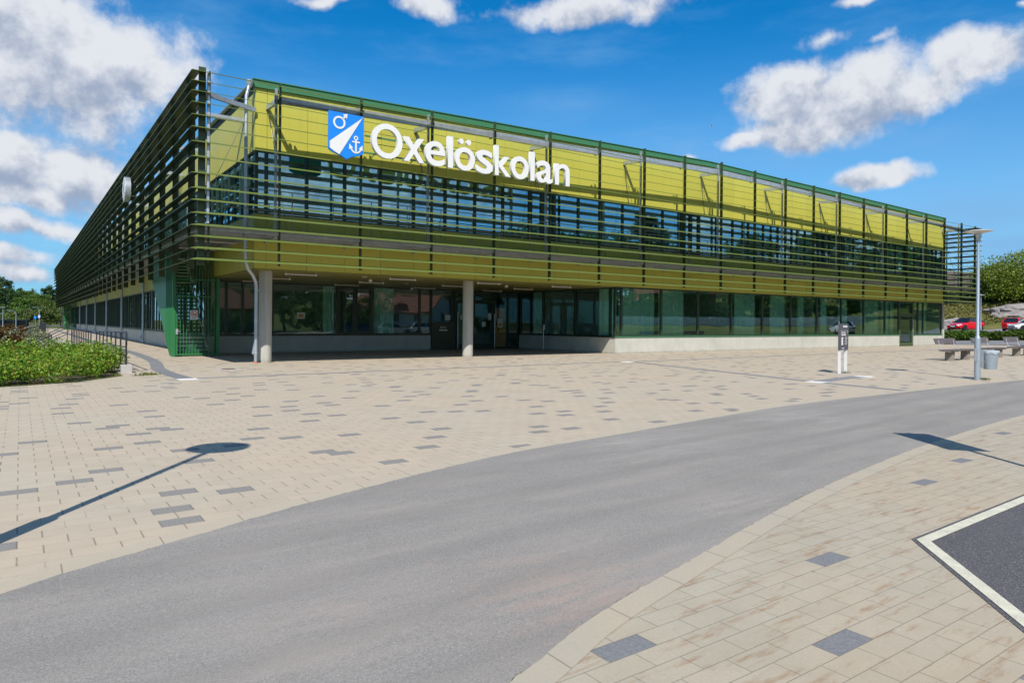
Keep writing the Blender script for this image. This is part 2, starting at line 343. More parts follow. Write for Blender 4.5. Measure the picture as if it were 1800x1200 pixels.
def asphalt(name, col, chips=0.5, dust=0.0):
    m, nt, b = newmat(name); oc = nobj(nt)
    v1 = nt.nodes.new('ShaderNodeTexVoronoi'); v1.inputs['Scale'].default_value = 150.0; nt.links.new(oc, v1.inputs['Vector'])
    sc_ = nt.nodes.new('ShaderNodeSeparateColor'); nt.links.new(v1.outputs['Color'], sc_.inputs[0])
    c = nmix(nt, nrange(nt, sc_.outputs[0], 0.0, 1.0), tuple(k * 0.74 for k in col), tuple(k * 1.26 for k in col))
    c = nmix(nt, nrange(nt, sc_.outputs[1], 0.93, 0.97, 0.0, chips), c, (0.40, 0.30, 0.25))
    c = nmix(nt, nrange(nt, sc_.outputs[2], 0.95, 0.98, 0.0, chips), c, (0.50, 0.49, 0.47))
    big = nnoise(nt, oc, 0.5, 5.0, 0.6); mid = nnoise(nt, oc, 3.0, 4.0)
    c = nmix(nt, nrange(nt, big, 0.38, 0.66, 0.0, 0.30), c, tuple(k * 1.35 for k in col))
    c = nmix(nt, nrange(nt, mid, 0.4, 0.75, 0.0, 0.08), c, tuple(k * 0.65 for k in col))
    if dust:
        mp = nt.nodes.new('ShaderNodeMapping'); mp.inputs['Rotation'].default_value = (0, 0, R(-24)); mp.inputs['Scale'].default_value = (0.5, 2.6, 1.0); nt.links.new(oc, mp.inputs[0])
        d = nnoise(nt, mp.outputs[0], 1.1, 6.0, 0.65)
        c = nmix(nt, nrange(nt, d, 0.47, 0.72, 0.0, dust), c, (0.36, 0.315, 0.265))
        for px_, py_, rad, colr in ((-1.75, -21.75, 1.1, (0.42, 0.30, 0.235)), (-3.1, -21.1, 0.8, (0.36, 0.30, 0.26)), (0.6, -20.9, 0.9, (0.38, 0.33, 0.28)), (2.2, -18.3, 1.4, (0.38, 0.36, 0.33)), (6.5, -17.9, 1.6, (0.37, 0.35, 0.32))):
            vd_ = nt.nodes.new('ShaderNodeVectorMath'); vd_.operation = 'DISTANCE'; nt.links.new(oc, vd_.inputs[0]); vd_.inputs[1].default_value = (px_, py_, 0)
            mk = nmath(nt, 'MULTIPLY', nrange(nt, vd_.outputs['Value'], 0.0, rad, 1.0, 0.0), nrange(nt, nnoise(nt, mp.outputs[0], 3.0, 7.0, 0.75), 0.42, 0.66)); c = nmix(nt, nmath(nt, 'MULTIPLY', mk, 0.8), c, colr)
        tw = nt.nodes.new('ShaderNodeTexWave'); tw.inputs['Scale'].default_value = 0.16; tw.inputs['Distortion'].default_value = 5.0; tw.inputs['Detail'].default_value = 3.0; nt.links.new(mp.outputs[0], tw.inputs['Vector']); tw.bands_direction = 'Y'
        c = nmix(nt, nrange(nt, tw.outputs[1], 0.55, 1.0, 0.0, 0.22), c, tuple(k * 0.72 for k in col))
        sp = nnoise(nt, oc, 0.9, 7.0, 0.7); c = nmix(nt, nrange(nt, sp, 0.62, 0.74, 0.0, 0.45), c, (0.36, 0.24, 0.17))
    nt.links.new(c, b.inputs['Base Color']); b.inputs['Roughness'].default_value = 0.9; b.inputs['Specular IOR Level'].default_value = 0.2
    nbump(nt, b, v1.outputs['Distance'], 0.22, 0.004)
    return m

def sheetmat(name, col, trans=0.0):
    return mat(name, col, 0.8, 0.0, 0.06, 4.0)

def claddingmat():
    m, nt, b = newmat('yellow_cladding'); oc = nobj(nt)
    isl = nt.nodes.new('ShaderNodeNewGeometry').outputs['Random Per Island']
    c = nmix(nt, isl, (0.455, 0.430, 0.066), (0.510, 0.472, 0.073))
    mp = nt.nodes.new('ShaderNodeMapping'); mp.inputs['Scale'].default_value = (7, 7, 0.35); nt.links.new(oc, mp.inputs[0])
    c = nmix(nt, nrange(nt, nnoise(nt, mp.outputs[0], 1.0, 5.0, 0.65), 0.50, 0.78, 0.0, 0.22), c, (0.30, 0.28, 0.07))
    c = nmix(nt, nrange(nt, nnoise(nt, oc, 1.1, 4.0), 0.3, 0.7, 0.0, 0.12), c, (0.55, 0.52, 0.14))
    nt.links.new(c, b.inputs['Base Color']); nt.links.new(nrange(nt, nnoise(nt, oc, 2.0, 4.0), 0.3, 0.7, 0.36, 0.5), b.inputs['Roughness']); b.inputs['Specular IOR Level'].default_value = 0.35
    return m
YELLOW = claddingmat()
BACKING = mat('dark_joint', (0.05, 0.05, 0.015), 0.8)
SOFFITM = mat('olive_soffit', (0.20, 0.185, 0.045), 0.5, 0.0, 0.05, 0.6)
FRAMEG = mat('dark_green_frame', (0.018, 0.040, 0.022), 0.4, 0.0, 0.15)
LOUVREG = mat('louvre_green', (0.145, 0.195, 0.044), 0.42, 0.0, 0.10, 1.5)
LOUVREM = mat('louvre_green_darker', (0.050, 0.078, 0.026), 0.42, 0.0, 0.12, 1.5)  # darker copy of the louvre green for the side screens
LOUVRE_SHADE = mat('louvre_underside_shade', (0.030, 0.045, 0.022), 0.45, 0.0, 0.15, 1.5)  # lower faces of the blades, their shade put into the colour
POSTG = mat('post_green', (0.035, 0.060, 0.020), 0.4, 0.0, 0.12)
FASCIAG = mat('fascia_green', (0.050, 0.185, 0.080), 0.45, 0.0, 0.06)
PANELG = mat('stair_panel_green', (0.022, 0.165, 0.050), 0.45, 0.0, 0.08)
GALV = mat('galvanised_steel', (0.46, 0.49, 0.52), 0.42, 0.55, 0.18, 5.0, fine=25.0)
ZINC = mat('zinc_pipe', (0.42, 0.47, 0.52), 0.38, 0.55, 0.10, 3.0)
def concmat():
    m, nt, b = newmat('pale_concrete'); oc = nobj(nt); sep = nt.nodes.new('ShaderNodeSeparateXYZ'); nt.links.new(oc, sep.inputs[0])
    c = nmix(nt, nrange(nt, nnoise(nt, oc, 0.8, 6.0, 0.65), 0.32, 0.68), (0.54, 0.53, 0.465), (0.44, 0.43, 0.375))
    mp = nt.nodes.new('ShaderNodeMapping'); mp.inputs['Scale'].default_value = (6, 6, 0.5); nt.links.new(oc, mp.inputs[0])
    c = nmix(nt, nrange(nt, nnoise(nt, mp.outputs[0], 1.0, 6.0, 0.7), 0.52, 0.76, 0.0, 0.45), c, (0.27, 0.26, 0.21))
    c = nmix(nt, nrange(nt, nnoise(nt, oc, 30.0, 3.0), 0.6, 0.75, 0.0, 0.35), c, (0.30, 0.29, 0.25))
    edge = nmath(nt, 'ADD', sep.outputs[2], nmath(nt, 'MULTIPLY', nmath(nt, 'SUBTRACT', nnoise(nt, oc, 3.5, 5.0, 0.7), 0.5), 0.16))
    c = nmix(nt, nrange(nt, edge, 0.02, 0.13, 0.5, 0.0), c, (0.20, 0.175, 0.13))
    nt.links.new(c, b.inputs['Base Color']); b.inputs['Roughness'].default_value = 0.85; nbump(nt, b, nnoise(nt, oc, 40.0, 3.0), 0.12, 0.01)
    return m
CONC = concmat()
CONCG = mat('grey_concrete', (0.42, 0.40, 0.37), 0.85, 0.0, 0.16, 2.0, 0.2)
INTW = mat('interior_wall', (0.42, 0.44, 0.42), 0.8)
INTF = mat('interior_floor', (0.16, 0.15, 0.14), 0.5)
INTC = mat('interior_ceiling', (0.55, 0.56, 0.55), 0.8)
ORANGE = mat('orange_panel', (0.90, 0.24, 0.02), 0.5)
WHITE = mat('white_paint', (0.71, 0.70, 0.68), 0.4, 0.0, 0.03)
BLUE = mat('crest_blue', (0.004, 0.21, 0.74), 0.5, 0.0, 0.03)
BLACK = mat('black_metal', (0.018, 0.018, 0.024), 0.4, 0.0, 0.2)
RAILM = mat('rail_paint', (0.030, 0.030, 0.042), 0.4, 0.2, 0.2)
RUBBER = mat('rubber', (0.02, 0.02, 0.02), 0.8)
ROOFM = mat('roof_felt', (0.10, 0.11, 0.10), 0.9)
TACT = mat('tactile_grey', (0.22, 0.22, 0.225), 0.85, 0.0, 0.12, 6.0, 0.2)
SLABW = mat('white_slab', (0.72, 0.71, 0.68), 0.8, 0.0, 0.06)
CURT = mat('pale_curtain', (0.56, 0.74, 0.68), 0.9, 0.0, 0.12)
GLASS_U = glassmat('upper_glass', (0.62, 0.86, 0.88), 0.40, tintg=(0.55, 0.88, 1.0))
GLASS_R = glassmat('recess_glass', (0.80, 0.93, 0.88), 0.10)
GLASS_G = glassmat('ground_floor_glass', (0.78, 0.93, 0.87), 0.24)
PIPE_ORANGE = mat('orange_collar', (0.6, 0.12, 0.03), 0.6)

# ------------------------------------------------------------------ dimensions of the school
W = 1.861          # plane of the front wall (the louvre screen stands at y = 0)
WL = 2.526         # plane of the left wall (the left louvre screen stands at x = 0)
XR = 59.2          # right end of the building
XS = 61.9          # right end of the screen
YB = 10.5          # back wall of the entrance recess
XC = 21.05         # right side of the recess
YE = 117.0         # far end of the left wing
ZS = 3.55          # soffit
PITCH = 3.1
SLATZ = [9.87, 9.53, 9.20, 8.82, 8.41, 8.00, 7.52, 7.02, 6.48, 5.98, 5.58, 5.15, 4.75, 4.37, 3.98, 3.61]
def post_top(x): return 10.10 + 0.0277 * (x - 3.0) if x < 27.8 else 10.787 - 0.0208 * (x - 27.8)
def eaves(x): return 10.56 + 0.0232 * (x - 2.4) if x < 28.5 else 11.166 - 0.0145 * (x - 28.5)

# ------------------------------------------------------------------ ground
def ss(x, a, b):
    t = np.clip((x - a) / (b - a), 0, 1); return t * t * (3 - 2 * t)
def terrain(x, y):
    x = np.asarray(x, float); y = np.asarray(y, float)
    h = np.full(np.broadcast(x, y).shape, -0.03)
    left = ss(-x, 2.4, 4.6) * ss(y, 2.0, 9.0)
    h = h - 0.92 * left
    D = ((x * 1.115 + y * 0.435) / 1.197 + 13.26) / 1.197
    bear = np.arctan2(x - CX, y - CY)              # keep the rise on the right-hand side
    rt = ss(bear, 1.02, 1.12)
    h = h + rt * (0.23 * ss(D, 64, 70) + 0.85 * ss(D, 70, 74.5) + 3.3 * ss(D, 80.5, 91) + 4.5 * ss(D, 98, 135))
    t = x * 0.6 - y * 0.8
    h = h + (1.45 * ss(t, 42, 60) + 5.0 * ss(t, 66, 100)) * (1 - ss(y, -16, -6)) * ss(x, 34, 46)
    # wooded hill far to the left
    hd = np.hypot((x + 60) / 200.0, (y - 330) / 120.0)
    h = h + 2.0 * (1 - ss(hd, 0.25, 1.0)) * ss(-x, -40, 20)
    return h
def make_terrain():
    ax = np.concatenate([[-4000, -2000, -1000, -600], np.arange(-400, -60, 10), np.arange(-60, 140, 1.25), np.arange(140, 400, 10), [600, 1000, 2000, 4000]])
    ay = np.concatenate([[-4000, -2000, -1000, -500], np.arange(-260, -70, 10), np.arange(-70, 130, 1.25), np.arange(130, 520, 10), [800, 1500, 2500, 4000]])
    X, Y = np.meshgrid(ax, ay); Z = terrain(X, Y)
    v = np.stack([X.ravel(), Y.ravel(), Z.ravel()], 1); n, k = len(ay), len(ax)
    f = [(j*k+i, j*k+i+1, (j+1)*k+i+1, (j+1)*k+i) for j in range(n-1) for i in range(k-1)]
    m, nt, b = newmat('meadow'); oc = nobj(nt)
    c = nmix(nt, nrange(nt, nnoise(nt, oc, 0.12, 5.0), 0.36, 0.62), (0.060, 0.105, 0.020), (0.155, 0.150, 0.048))
    c = nmix(nt, nrange(nt, nnoise(nt, oc, 0.7, 6.0, 0.7), 0.50, 0.66, 0.0, 0.85), c, (0.25, 0.20, 0.085))
    c = nmix(nt, nrange(nt, nnoise(nt, oc, 9.0, 4.0), 0.35, 0.7, 0.0, 0.45), c, (0.030, 0.060, 0.012))
    nt.links.new(c, b.inputs['Base Color']); b.inputs['Roughness'].default_value = 0.95; b.inputs['Specular IOR Level'].default_value = 0.1
    nbump(nt, b, nnoise(nt, oc, 6.0, 6.0, 0.7), 0.6, 0.15)
    me = bpy.data.meshes.new('ground'); me.from_pydata(v.tolist(), [], f); me.materials.append(m)
    me.polygons.foreach_set('use_smooth', [True] * len(f))
    return struct(link('ground', me))
make_terrain()

def sheet(name, pts, z, m, zf=None):
    """flat ground sheet with a little thickness below it"""
    b = MB(); n = len(pts)
    top = [(x, y, z) for x, y in pts]; bot = [(x, y, z - 0.02) for x, y in pts]
    b.add(top + bot, [tuple(range(n))] + [(k, n + k, n + (k+1) % n, (k+1) % n) for k in range(n)])
    return struct(b.build(name, m))
PAVE = paving('plaza_pavers', 0.305, 0.205, (0.505, 0.432, 0.330), (0.530, 0.428, 0.316), (0.238, 0.222, 0.202), 0.066)
PAVE_N = paving('near_pavers', 0.32, 0.145, (0.450, 0.40, 0.310), (0.475, 0.385, 0.275), (0.19, 0.188, 0.19), 0.022, joint=0.0035, ox=0.05, oy=0.06, stain=0.75, longj=0.55)
BORDER = paving('border_slabs', 0.62, 0.40, (0.52, 0.45, 0.36), (0.50, 0.42, 0.33), (0.3, 0.3, 0.3), 0.0, joint=0.005)
ROADM = asphalt('path_asphalt', (0.250, 0.232, 0.210), 0.45, 0.55)
BAYM = asphalt('bay_asphalt', (0.092, 0.088, 0.093), 0.5, 0.0)
FARROAD = asphalt('far_asphalt', (0.20, 0.20, 0.205), 0.2, 0.3)
# plaza: all of it one sheet, in front of the school, under the recess and along the left wing
sheet('plaza', [(-40, -60), (64.3, -60), (64.3, W + 3), (24, W + 3), (24, YB + 3), (WL + 1, YB + 3), (WL + 1, YE), (-2.15, YE), (-2.15, -2.3), (-3.3, -3.9), (-4.6, -4.6), (-9, -5.6), (-40, -6)], 0.0, PAVE)
# curved asphalt path across the plaza
EDGE_L = [(-30, -34.0), (-18, -28.2), (-12, -24.7), (-8, -22.2), (-6, -20.85), (-4.65, -19.80), (-3.68, -19.32), (-2.15, -18.66), (0.17, -17.90), (2.41, -17.55), (5.2, -17.12), (8.27, -16.75), (13.0, -16.66), (20.06, -16.70), (30, -17.3), (45, -19.5), (64, -24)]
EDGE_R = [(64, -27.5), (45, -23), (30, -20.9), (20, -20.15), (14, -19.95), (10.24, -19.93), (5.88, -20.35), (3.2, -20.75), (1.07, -21.17), (-1.13, -21.73), (-2.05, -21.98), (-2.78, -22.27), (-4.5, -22.9), (-7, -24.6), (-10, -26.8), (-18, -32.0), (-30, -38)]
def smooth(pts, n=6):
    out = []
    P = [Vector((*p, 0)) for p in pts]
    for i in range(len(P) - 1):
        p0, p1, p2, p3 = P[max(i-1, 0)], P[i], P[i+1], P[min(i+2, len(P)-1)]
        for k in range(n):
            t = k / n
            q = 0.5 * ((2*p1) + (p2-p0)*t + (2*p0-5*p1+4*p2-p3)*t*t + (3*p1-p0-3*p2+p3)*t**3)
            out.append((q.x, q.y))
    out.append((P[-1].x, P[-1].y)); return out
eL, eR = smooth(EDGE_L), smooth(EDGE_R)
def ragged(pts, amp, seed):
    r = random.Random(seed); out = []
    for (x0, y0_), (x1, y1) in zip(pts[:-1], pts[1:]):
        L_ = math.hypot(x1 - x0, y1 - y0_); n = max(1, int(L_ / 0.05)) if -8 < x0 < 22 else 1
        for k in range(n):
            t = k / n; j = r.gauss(0, amp) if 0 < k else 0.0; out.append((x0 + (x1-x0)*t + (y1-y0_)/L_*j, y0_ + (y1-y0_)*t - (x1-x0)/L_*j))
    return out + [pts[-1]]
sheet('path', ragged(eL, 0.007, 1) + ragged(eR, 0.009, 2), 0.008, ROADM)
def offset_strip(pts, d):
    P = [Vector((*p, 0)) for p in pts]; out = []
    for i, p in enumerate(P):
        t = (P[min(i+1, len(P)-1)] - P[max(i-1, 0)]).normalized(); n = Vector((-t.y, t.x, 0)); q = p + n * d; out.append((q.x, q.y))
    return out
def curved_strip(name, pts, d, z, m):
    q = offset_strip(pts, d); b = MB(); n = len(pts)
    b.add([(x, y, z) for x, y in pts] + [(x, y, z) for x, y in q], [(k, k+1, n+k+1, n+k) for k in range(n-1)])
    return struct(b.build(name, m))
def bordermat(ca=(0.455, 0.39, 0.29), cb=(0.48, 0.40, 0.30)):
    m, nt, b = newmat('border_course'); oc = nobj(nt)
    sep = nt.nodes.new('ShaderNodeSeparateXYZ'); nt.links.new(oc, sep.inputs[0])
    fx = nmath(nt, 'FRACT', nmath(nt, 'DIVIDE', sep.outputs[0], 0.62)); d = nmath(nt, 'MINIMUM', fx, nmath(nt, 'SUBTRACT', 1.0, fx))
    j = nrange(nt, d, 0.004, 0.010, 0.7, 0.0)
    c = nmix(nt, nrange(nt, nnoise(nt, oc, 1.2, 4.0), 0.35, 0.65), ca, cb)
    c = nmix(nt, nrange(nt, nnoise(nt, oc, 60.0, 3.0), 0.3, 0.7, 0.0, 0.25), c, (0.30, 0.26, 0.2))
    c = nmix(nt, j, c, (0.14, 0.11, 0.08))
    nt.links.new(c, b.inputs['Base Color']); b.inputs['Roughness'].default_value = 0.85
    return m
BORDER = bordermat()
curved_strip('paved_border', eL, 0.20, 0.005, BORDER)
# paving between the path and the parking bay
near = [p for p in eR if -30 < p[0] < 30]
sheet('near_paving', [(30, -60), (30, -20.95)] + near[1:-1] + [(-30, -60)], 0.004, PAVE_N)
curved_strip('paved_border', eR, 0.17, 0.0075, bordermat((0.425, 0.372, 0.285), (0.455, 0.378, 0.275)))
# parking bay with its painted corner
sheet('parking_bay', [(0.88, -22.29), (14, -21.95), (14, -40), (-18, -40)], 0.0085, BAYM)
def linemat():
    m, nt, b = newmat('road_paint'); oc = nobj(nt)
    n = nnoise(nt, oc, 6.0, 6.0, 0.7); f = nnoise(nt, oc, 90.0, 3.0, 0.7)
    c = nmix(nt, nrange(nt, n, 0.35, 0.7), (0.66, 0.62, 0.47), (0.55, 0.51, 0.39))
    wear = nmath(nt, 'MULTIPLY', nrange(nt, f, 0.52, 0.64), nrange(nt, n, 0.42, 0.62, 0.1, 0.85))
    c = nmix(nt, wear, c, (0.20, 0.19, 0.19)); nt.links.new(c, b.inputs['Base Color']); b.inputs['Roughness'].default_value = 0.75
    return m
LINEM = linemat()
def line_strip(name, a, b_, wd, z):
    a, b_ = Vector((*a, 0)), Vector((*b_, 0)); t = (b_ - a).normalized(); n = Vector((-t.y, t.x, 0)) * wd / 2
    m = MB(); m.add([(p.x, p.y, z) for p in (a - n, b_ - n, b_ + n, a + n)], [(0, 1, 2, 3)])
    return struct(m.build(name, LINEM))
def paint_corner():
    P = Vector((0.88, -22.29)); d1 = Vector((0.99966, 0.0259)); d2 = Vector((-0.7295, -0.6843)); n1 = Vector((0.0259, -0.99966)); n2 = Vector((0.6843, -0.7295))
    def mitre(o):            # point o inside both edges of the bay
        den = n1.x*n2.y - n1.y*n2.x
        return P + Vector(((o*n2.y - o*n1.y)/den, (n1.x*o - n2.x*o)/den))
    m = MB(); z = 0.013; a, b_ = mitre(0.030), mitre(0.118); pts = [a, P + d1*13 + n1*0.030, P + d1*13 + n1*0.118, b_, P + d2*24 + n2*0.118, P + d2*24 + n2*0.030]
    m.add([(p.x, p.y, z) for p in pts], [(0, 1, 2, 3), (0, 3, 4, 5)])
    return struct(m.build('white_line', LINEM))
paint_corner()

# grey guide strips, tactile path, slabs and drain in the plaza
def band(name, a, b_, wd, z, m):
    a, b_ = Vector((*a, 0)), Vector((*b_, 0)); t = (b_ - a).normalized(); n = Vector((-t.y, t.x, 0)) * wd / 2
    q = MB(); q.add([(p.x, p.y, z) for p in (a - n, b_ - n, b_ + n, a + n)], [(0, 1, 2, 3)])
    return struct(q.build(name, m))
band('guide_strip', (-0.60, -4.2), (16.0, -3.72), 0.22, 0.004, TACT)
band('guide_strip', (16.35, -4.1), (13.85, -13.5), 0.30, 0.004, TACT)
band('guide_strip', (13.7, -14.0), (13.25, -16.62), 0.30, 0.004, TACT)
band('guide_strip', (14.1, -13.75), (16.85, -13.35), 0.42, 0.004, TACT)
band('guide_strip', (16.6, -3.95), (58, -2.9), 0.24, 0.004, TACT)
def ribbed(name, pts, wd, z):
    q = MB(); P = [Vector((*p, 0)) for p in pts]
    left = offset_strip(pts, wd / 2); right = offset_strip(pts, -wd / 2); n = len(pts)
    q.add([(x, y, z) for x, y in left] + [(x, y, z) for x, y in right], [(k, k+1, n+k+1, n+k) for k in range(n-1)])
    for j in range(7):                      # raised ribs
        o = -wd / 2 + wd * (j + 0.5) / 7
        c = offset_strip(pts, o)
        for k in range(n - 1): q.bar((*c[k], z + 0.006), (*c[k+1], z + 0.006), wd / 15, 0.012)
    return struct(q.build(name, TACT))
ribbed('tactile_path', smooth([(-0.86, -4.1), (-0.95, -2.0), (-0.85, 0.6), (-0.35, 5.0), (-0.13, 11.8), (-0.18, 19.5), (-0.3, 31), (-0.3, 100)], 3), 0.42, 0.004)
def slab(x, y, rz=0.0):
    q = MB(); q.box(-0.24, 0.24, -0.24, 0.24, -0.01, 0.006); o = struct(q.build('paving_slab', SLABW)); o.location = (x, y, 0); o.rotation_euler.z = rz
slab(-0.86, -4.4); slab(16.2, -3.95, 0.15); slab(13.74, -13.85, 0.2); slab(17.1, -13.45, 0.2)
def drain():
    t = thing('drain_cover', 'round rusty drain cover in a pale concrete ring in the paving by the green gate', 'drain cover', (1.04, -0.77, 0))
    q = MB(); q.lathe((0, 0, 0), [(0.42, -0.01), (0.42, 0.005), (0.24, 0.006), (0.24, -0.01)]); q.build('ring', CONCG, t)
    q = MB(); q.lathe((0, 0, 0), [(0.22, 0.0), (0.22, 0.010)]);
    for k in range(5): q.box(-0.17, 0.17, -0.13 + k * 0.065 - 0.012, -0.13 + k * 0.065 + 0.012, 0.0, 0.016)
    q.build('grate', mat('rusty_iron', (0.16, 0.075, 0.045), 0.8, 0.3, 0.3), t)
drain()
# the asphalt lane and car park beyond the plaza on the right
def drape(name, pts_u, m, lift=0.03, nx=40, ny=6):
    """sheet between two lines of ground points, laid on the terrain"""
    (a0, a1), (b0, b1) = pts_u; v = []; f = []
    for j in range(ny + 1):
        for i in range(nx + 1):
            s, t = i / nx, j / ny
            x = (a0[0]*(1-s)+a1[0]*s)*(1-t) + (b0[0]*(1-s)+b1[0]*s)*t; y = (a0[1]*(1-s)+a1[1]*s)*(1-t) + (b0[1]*(1-s)+b1[1]*s)*t
            v.append((x, y, float(terrain(x, y)) + lift))
    for j in range(ny):
        for i in range(nx): k = j*(nx+1)+i; f.append((k, k+1, k+nx+2, k+nx+1))
    me = bpy.data.meshes.new(name); me.from_pydata(v, [], f); me.materials.append(m); me.polygons.foreach_set('use_smooth', [True]*len(f))
    return struct(link(name, me))
def onD(px, D):         # ground point seen in this direction at this depth
    a = ((px - 900) * math.cos(0.0081)) / FPX
    return (CX + D * (math.sin(YAW) + a * math.cos(YAW)), CY + D * (math.cos(YAW) - a * math.sin(YAW)))
drape('road', ((onD(1600, 62.0), onD(2100, 56.0)), (onD(1600, 69.0), onD(2100, 66.0))), FARROAD, 0.05)
drape('car_park', ((onD(1560, 73.2), onD(2150, 70.0)), (onD(1560, 81.5), onD(2150, 79.0))), FARROAD, 0.06, 50, 10)

# ------------------------------------------------------------------ the school building
school = thing('school_building', 'long yellow-clad school with dark glazing, green louvre screens and an entrance recess on two pillars', 'building')
def clad(b, axis, a0, a1, z0, z1, plane, pitch, start, gap=0.014, th=0.05, ztop=None):
    """cladding boards with open joints; axis 'x' = front wall, 'y' = left wall"""
    k0 = math.floor((a0 - start) / pitch); x = start + k0 * pitch
    while x < a1:
        s, e = max(x, a0) + gap / 2, min(x + pitch, a1) - gap / 2
        if e - s > 0.03:
            t0 = z1 if ztop is None else ztop(s); t1 = z1 if ztop is None else ztop(e)
            if axis == 'x':
                b.prism([(s, plane, z0), (e, plane, z0), (e, plane, t1), (s, plane, t0)], (0, th, 0))
            else:
                b.prism([(plane, s, z0), (plane, s, t0), (plane, e, t1), (plane, e, z0)], (th, 0, 0))
        x += pitch
JX = 2.97           # one joint of the front cladding
for z0, z1, zt in ((7.98, None, lambda x: eaves(x) - 0.02), (4.83, 5.60, None), (ZS + 0.01, 4.815, None)):
    q = MB(); clad(q, 'x', WL, XR, z0, z1, W, 1.551, JX, ztop=zt); q.build('front_cladding', YELLOW, school)
for z0, z1 in ((7.98, 10.45), (ZS + 0.01, 5.60)):
    q = MB(); clad(q, 'y', W + 0.06, YE, z0, z1, WL, 1.551, 2.86); q.build('side_cladding', YELLOW, school)
q = MB()            # wall behind the cladding joints
q.prism([(WL+0.052, W+0.053, 8.0), (XR-0.02, W+0.053, 8.0), (XR-0.02, W+0.053, eaves(XR)-0.05), (28.5, W+0.053, eaves(28.5)-0.05), (WL+0.052, W+0.053, 10.4)], (0, 0.2, 0))
q.box(WL+0.052, XR-0.02, W+0.053, W+0.25, ZS+0.03, 5.58)
q.box(WL+0.053, WL+0.25, W+0.26, YE-0.02, 8.0, 10.4); q.box(WL+0.053, WL+0.25, W+0.26, YE-0.02, ZS+0.03, 5.58)
q.build('wall_core', BACKING, school)
q = MB()            # right gable wall and far wall
q.box(XR-0.25, XR, W+0.02, YE, 3.4, 10.4); q.box(XR-0.25, XR, W-0.06, YE, -0.05, 3.4)
q.box(WL, XR-0.26, YE-0.2, YE, 0, 10.4)
q.build('end_wall', CONC, school)
# roof with green fascia and the gutter along the left eaves
q = MB()
prof = [(WL-0.02, 10.40), (28.5, eaves(28.5)-0.04), (XR+0.02, eaves(XR)-0.04), (XR+0.02, eaves(XR)-0.30), (28.5, eaves(28.5)-0.3), (WL-0.02, 10.15)]
q.prism([(x, W+0.3, z) for x, z in prof], (0, YE-W-0.3, 0)); q.build('roof', ROOFM, school)
q = MB()
for s, e in ((WL-0.12, 28.5), (28.5, XR+0.12)):
    q.prism([(s, W-0.09, eaves(s)-0.27), (e, W-0.09, eaves(e)-0.27), (e, W-0.09, eaves(e)), (s, W-0.09, eaves(s))], (0, 0.085, 0))
    q.prism([(s, W-0.13, eaves(s)), (e, W-0.13, eaves(e)), (e, W-0.13, eaves(e)+0.035), (s, W-0.13, eaves(s)+0.035)], (0, 0.5, 0))
q.build('fascia', FASCIAG, school)
q = MB(); n = 10
ring = [(WL-0.10+0.095*math.cos(math.pi+math.pi*k/n), 10.47+0.095*math.sin(math.pi+math.pi*k/n)) for k in range(n+1)]
ring += [(WL-0.10+0.085*math.cos(2*math.pi-math.pi*k/n), 10.47+0.085*math.sin(2*math.pi-math.pi*k/n)) for k in range(n+1)]
q.prism([(x, W-0.02, z) for x, z in ring], (0, YE-W, 0)); q.build('gutter', ZINC, school)
# soffit of the entrance recess and the ceiling under it
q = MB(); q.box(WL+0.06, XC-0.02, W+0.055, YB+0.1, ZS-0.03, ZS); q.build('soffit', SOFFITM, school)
# concrete plinths
def plinth(name, *boxes):
    b = MB()
    for k in boxes: b.box(*k)
    return bevel(b.build(name, CONC, school), 0.012, 1)
PJ = [XC, 29.2, 37.6, 45.9, 51.55]
for a, e in zip(PJ[:-1], PJ[1:]): plinth('plinth', (a + (0.0 if a == XC else 0.012), e, W - 0.03, W + 0.22, -0.05, 0.87))
plinth('plinth', (53.9, XR-0.26, W - 0.03, W + 0.22, -0.05, 0.87))
plinth('plinth', (XC, XC+0.25, W+0.222, YB+0.02, -0.05, 0.86))
plinth('plinth', (WL+0.26, 14.75, YB, YB+0.22, -0.05, 0.85))
for k in range(10): plinth('plinth', (WL-0.02, WL+0.22, YB + k*10.6 + 0.012, min(YB + (k+1)*10.6, YE), -0.05, 0.87))
# green sills
q = MB(); q.box(XC-0.04, 51.6, W-0.075, W+0.02, 0.872, 0.925); q.box(53.85, XR-0.27, W-0.075, W+0.02, 0.872, 0.925)
q.build('sill', FASCIAG, school)
q = MB(); q.box(WL+0.26, 14.75, YB-0.05, YB+0.02, 0.852, 0.90); q.box(XC-0.05, XC+0.02, W+0.03, YB-0.02, 0.862, 0.91); q.box(WL-0.06, WL+0.02, YB+0.02, YE, 0.872, 0.92)
q.build('sill', FRAMEG, school)
# interior: floors, ceilings and rooms seen through the glass
q = MB(); q.box(WL+0.3, XR-0.3, YB+0.3, YB+14, -0.02, 0.012); q.box(XC+0.3, XR-0.3, W+0.3, YB+0.3, -0.02, 0.012); q.box(WL+0.3, 12, YB+14, YE-1, -0.02, 0.012)
q.box(WL+0.3, XR-0.3, W+0.3, W+12, 4.95, 5.0); q.box(WL+0.3, 12, W+12, YE-1, 4.95, 5.0); q.build('interior_floor', INTF, school)
q = MB(); q.box(WL+0.3, XR-0.3, YB+0.11, YB+14, 3.52, 3.56); q.box(XC+0.3, XR-0.3, W+0.3, YB+0.1, 3.52, 3.56); q.box(WL+0.3, 12, YB+14, YE-1, 3.52, 3.56)
q.box(WL+0.3, XR-0.3, W+0.3, W+12, 8.15, 8.2); q.box(WL+0.3, 12, W+12, YE-1, 8.15, 8.2); q.build('interior_ceiling', INTC, school)
q = MB(); q.box(XC+0.3, XR-0.3, W+6.6, W+6.7, 0.02, 3.5); q.box(12, 12.1, YB+6, YE-1, 0.02, 3.5); q.box(WL+0.3, 24, YB+7, YB+7.1, 0.02, 3.5)
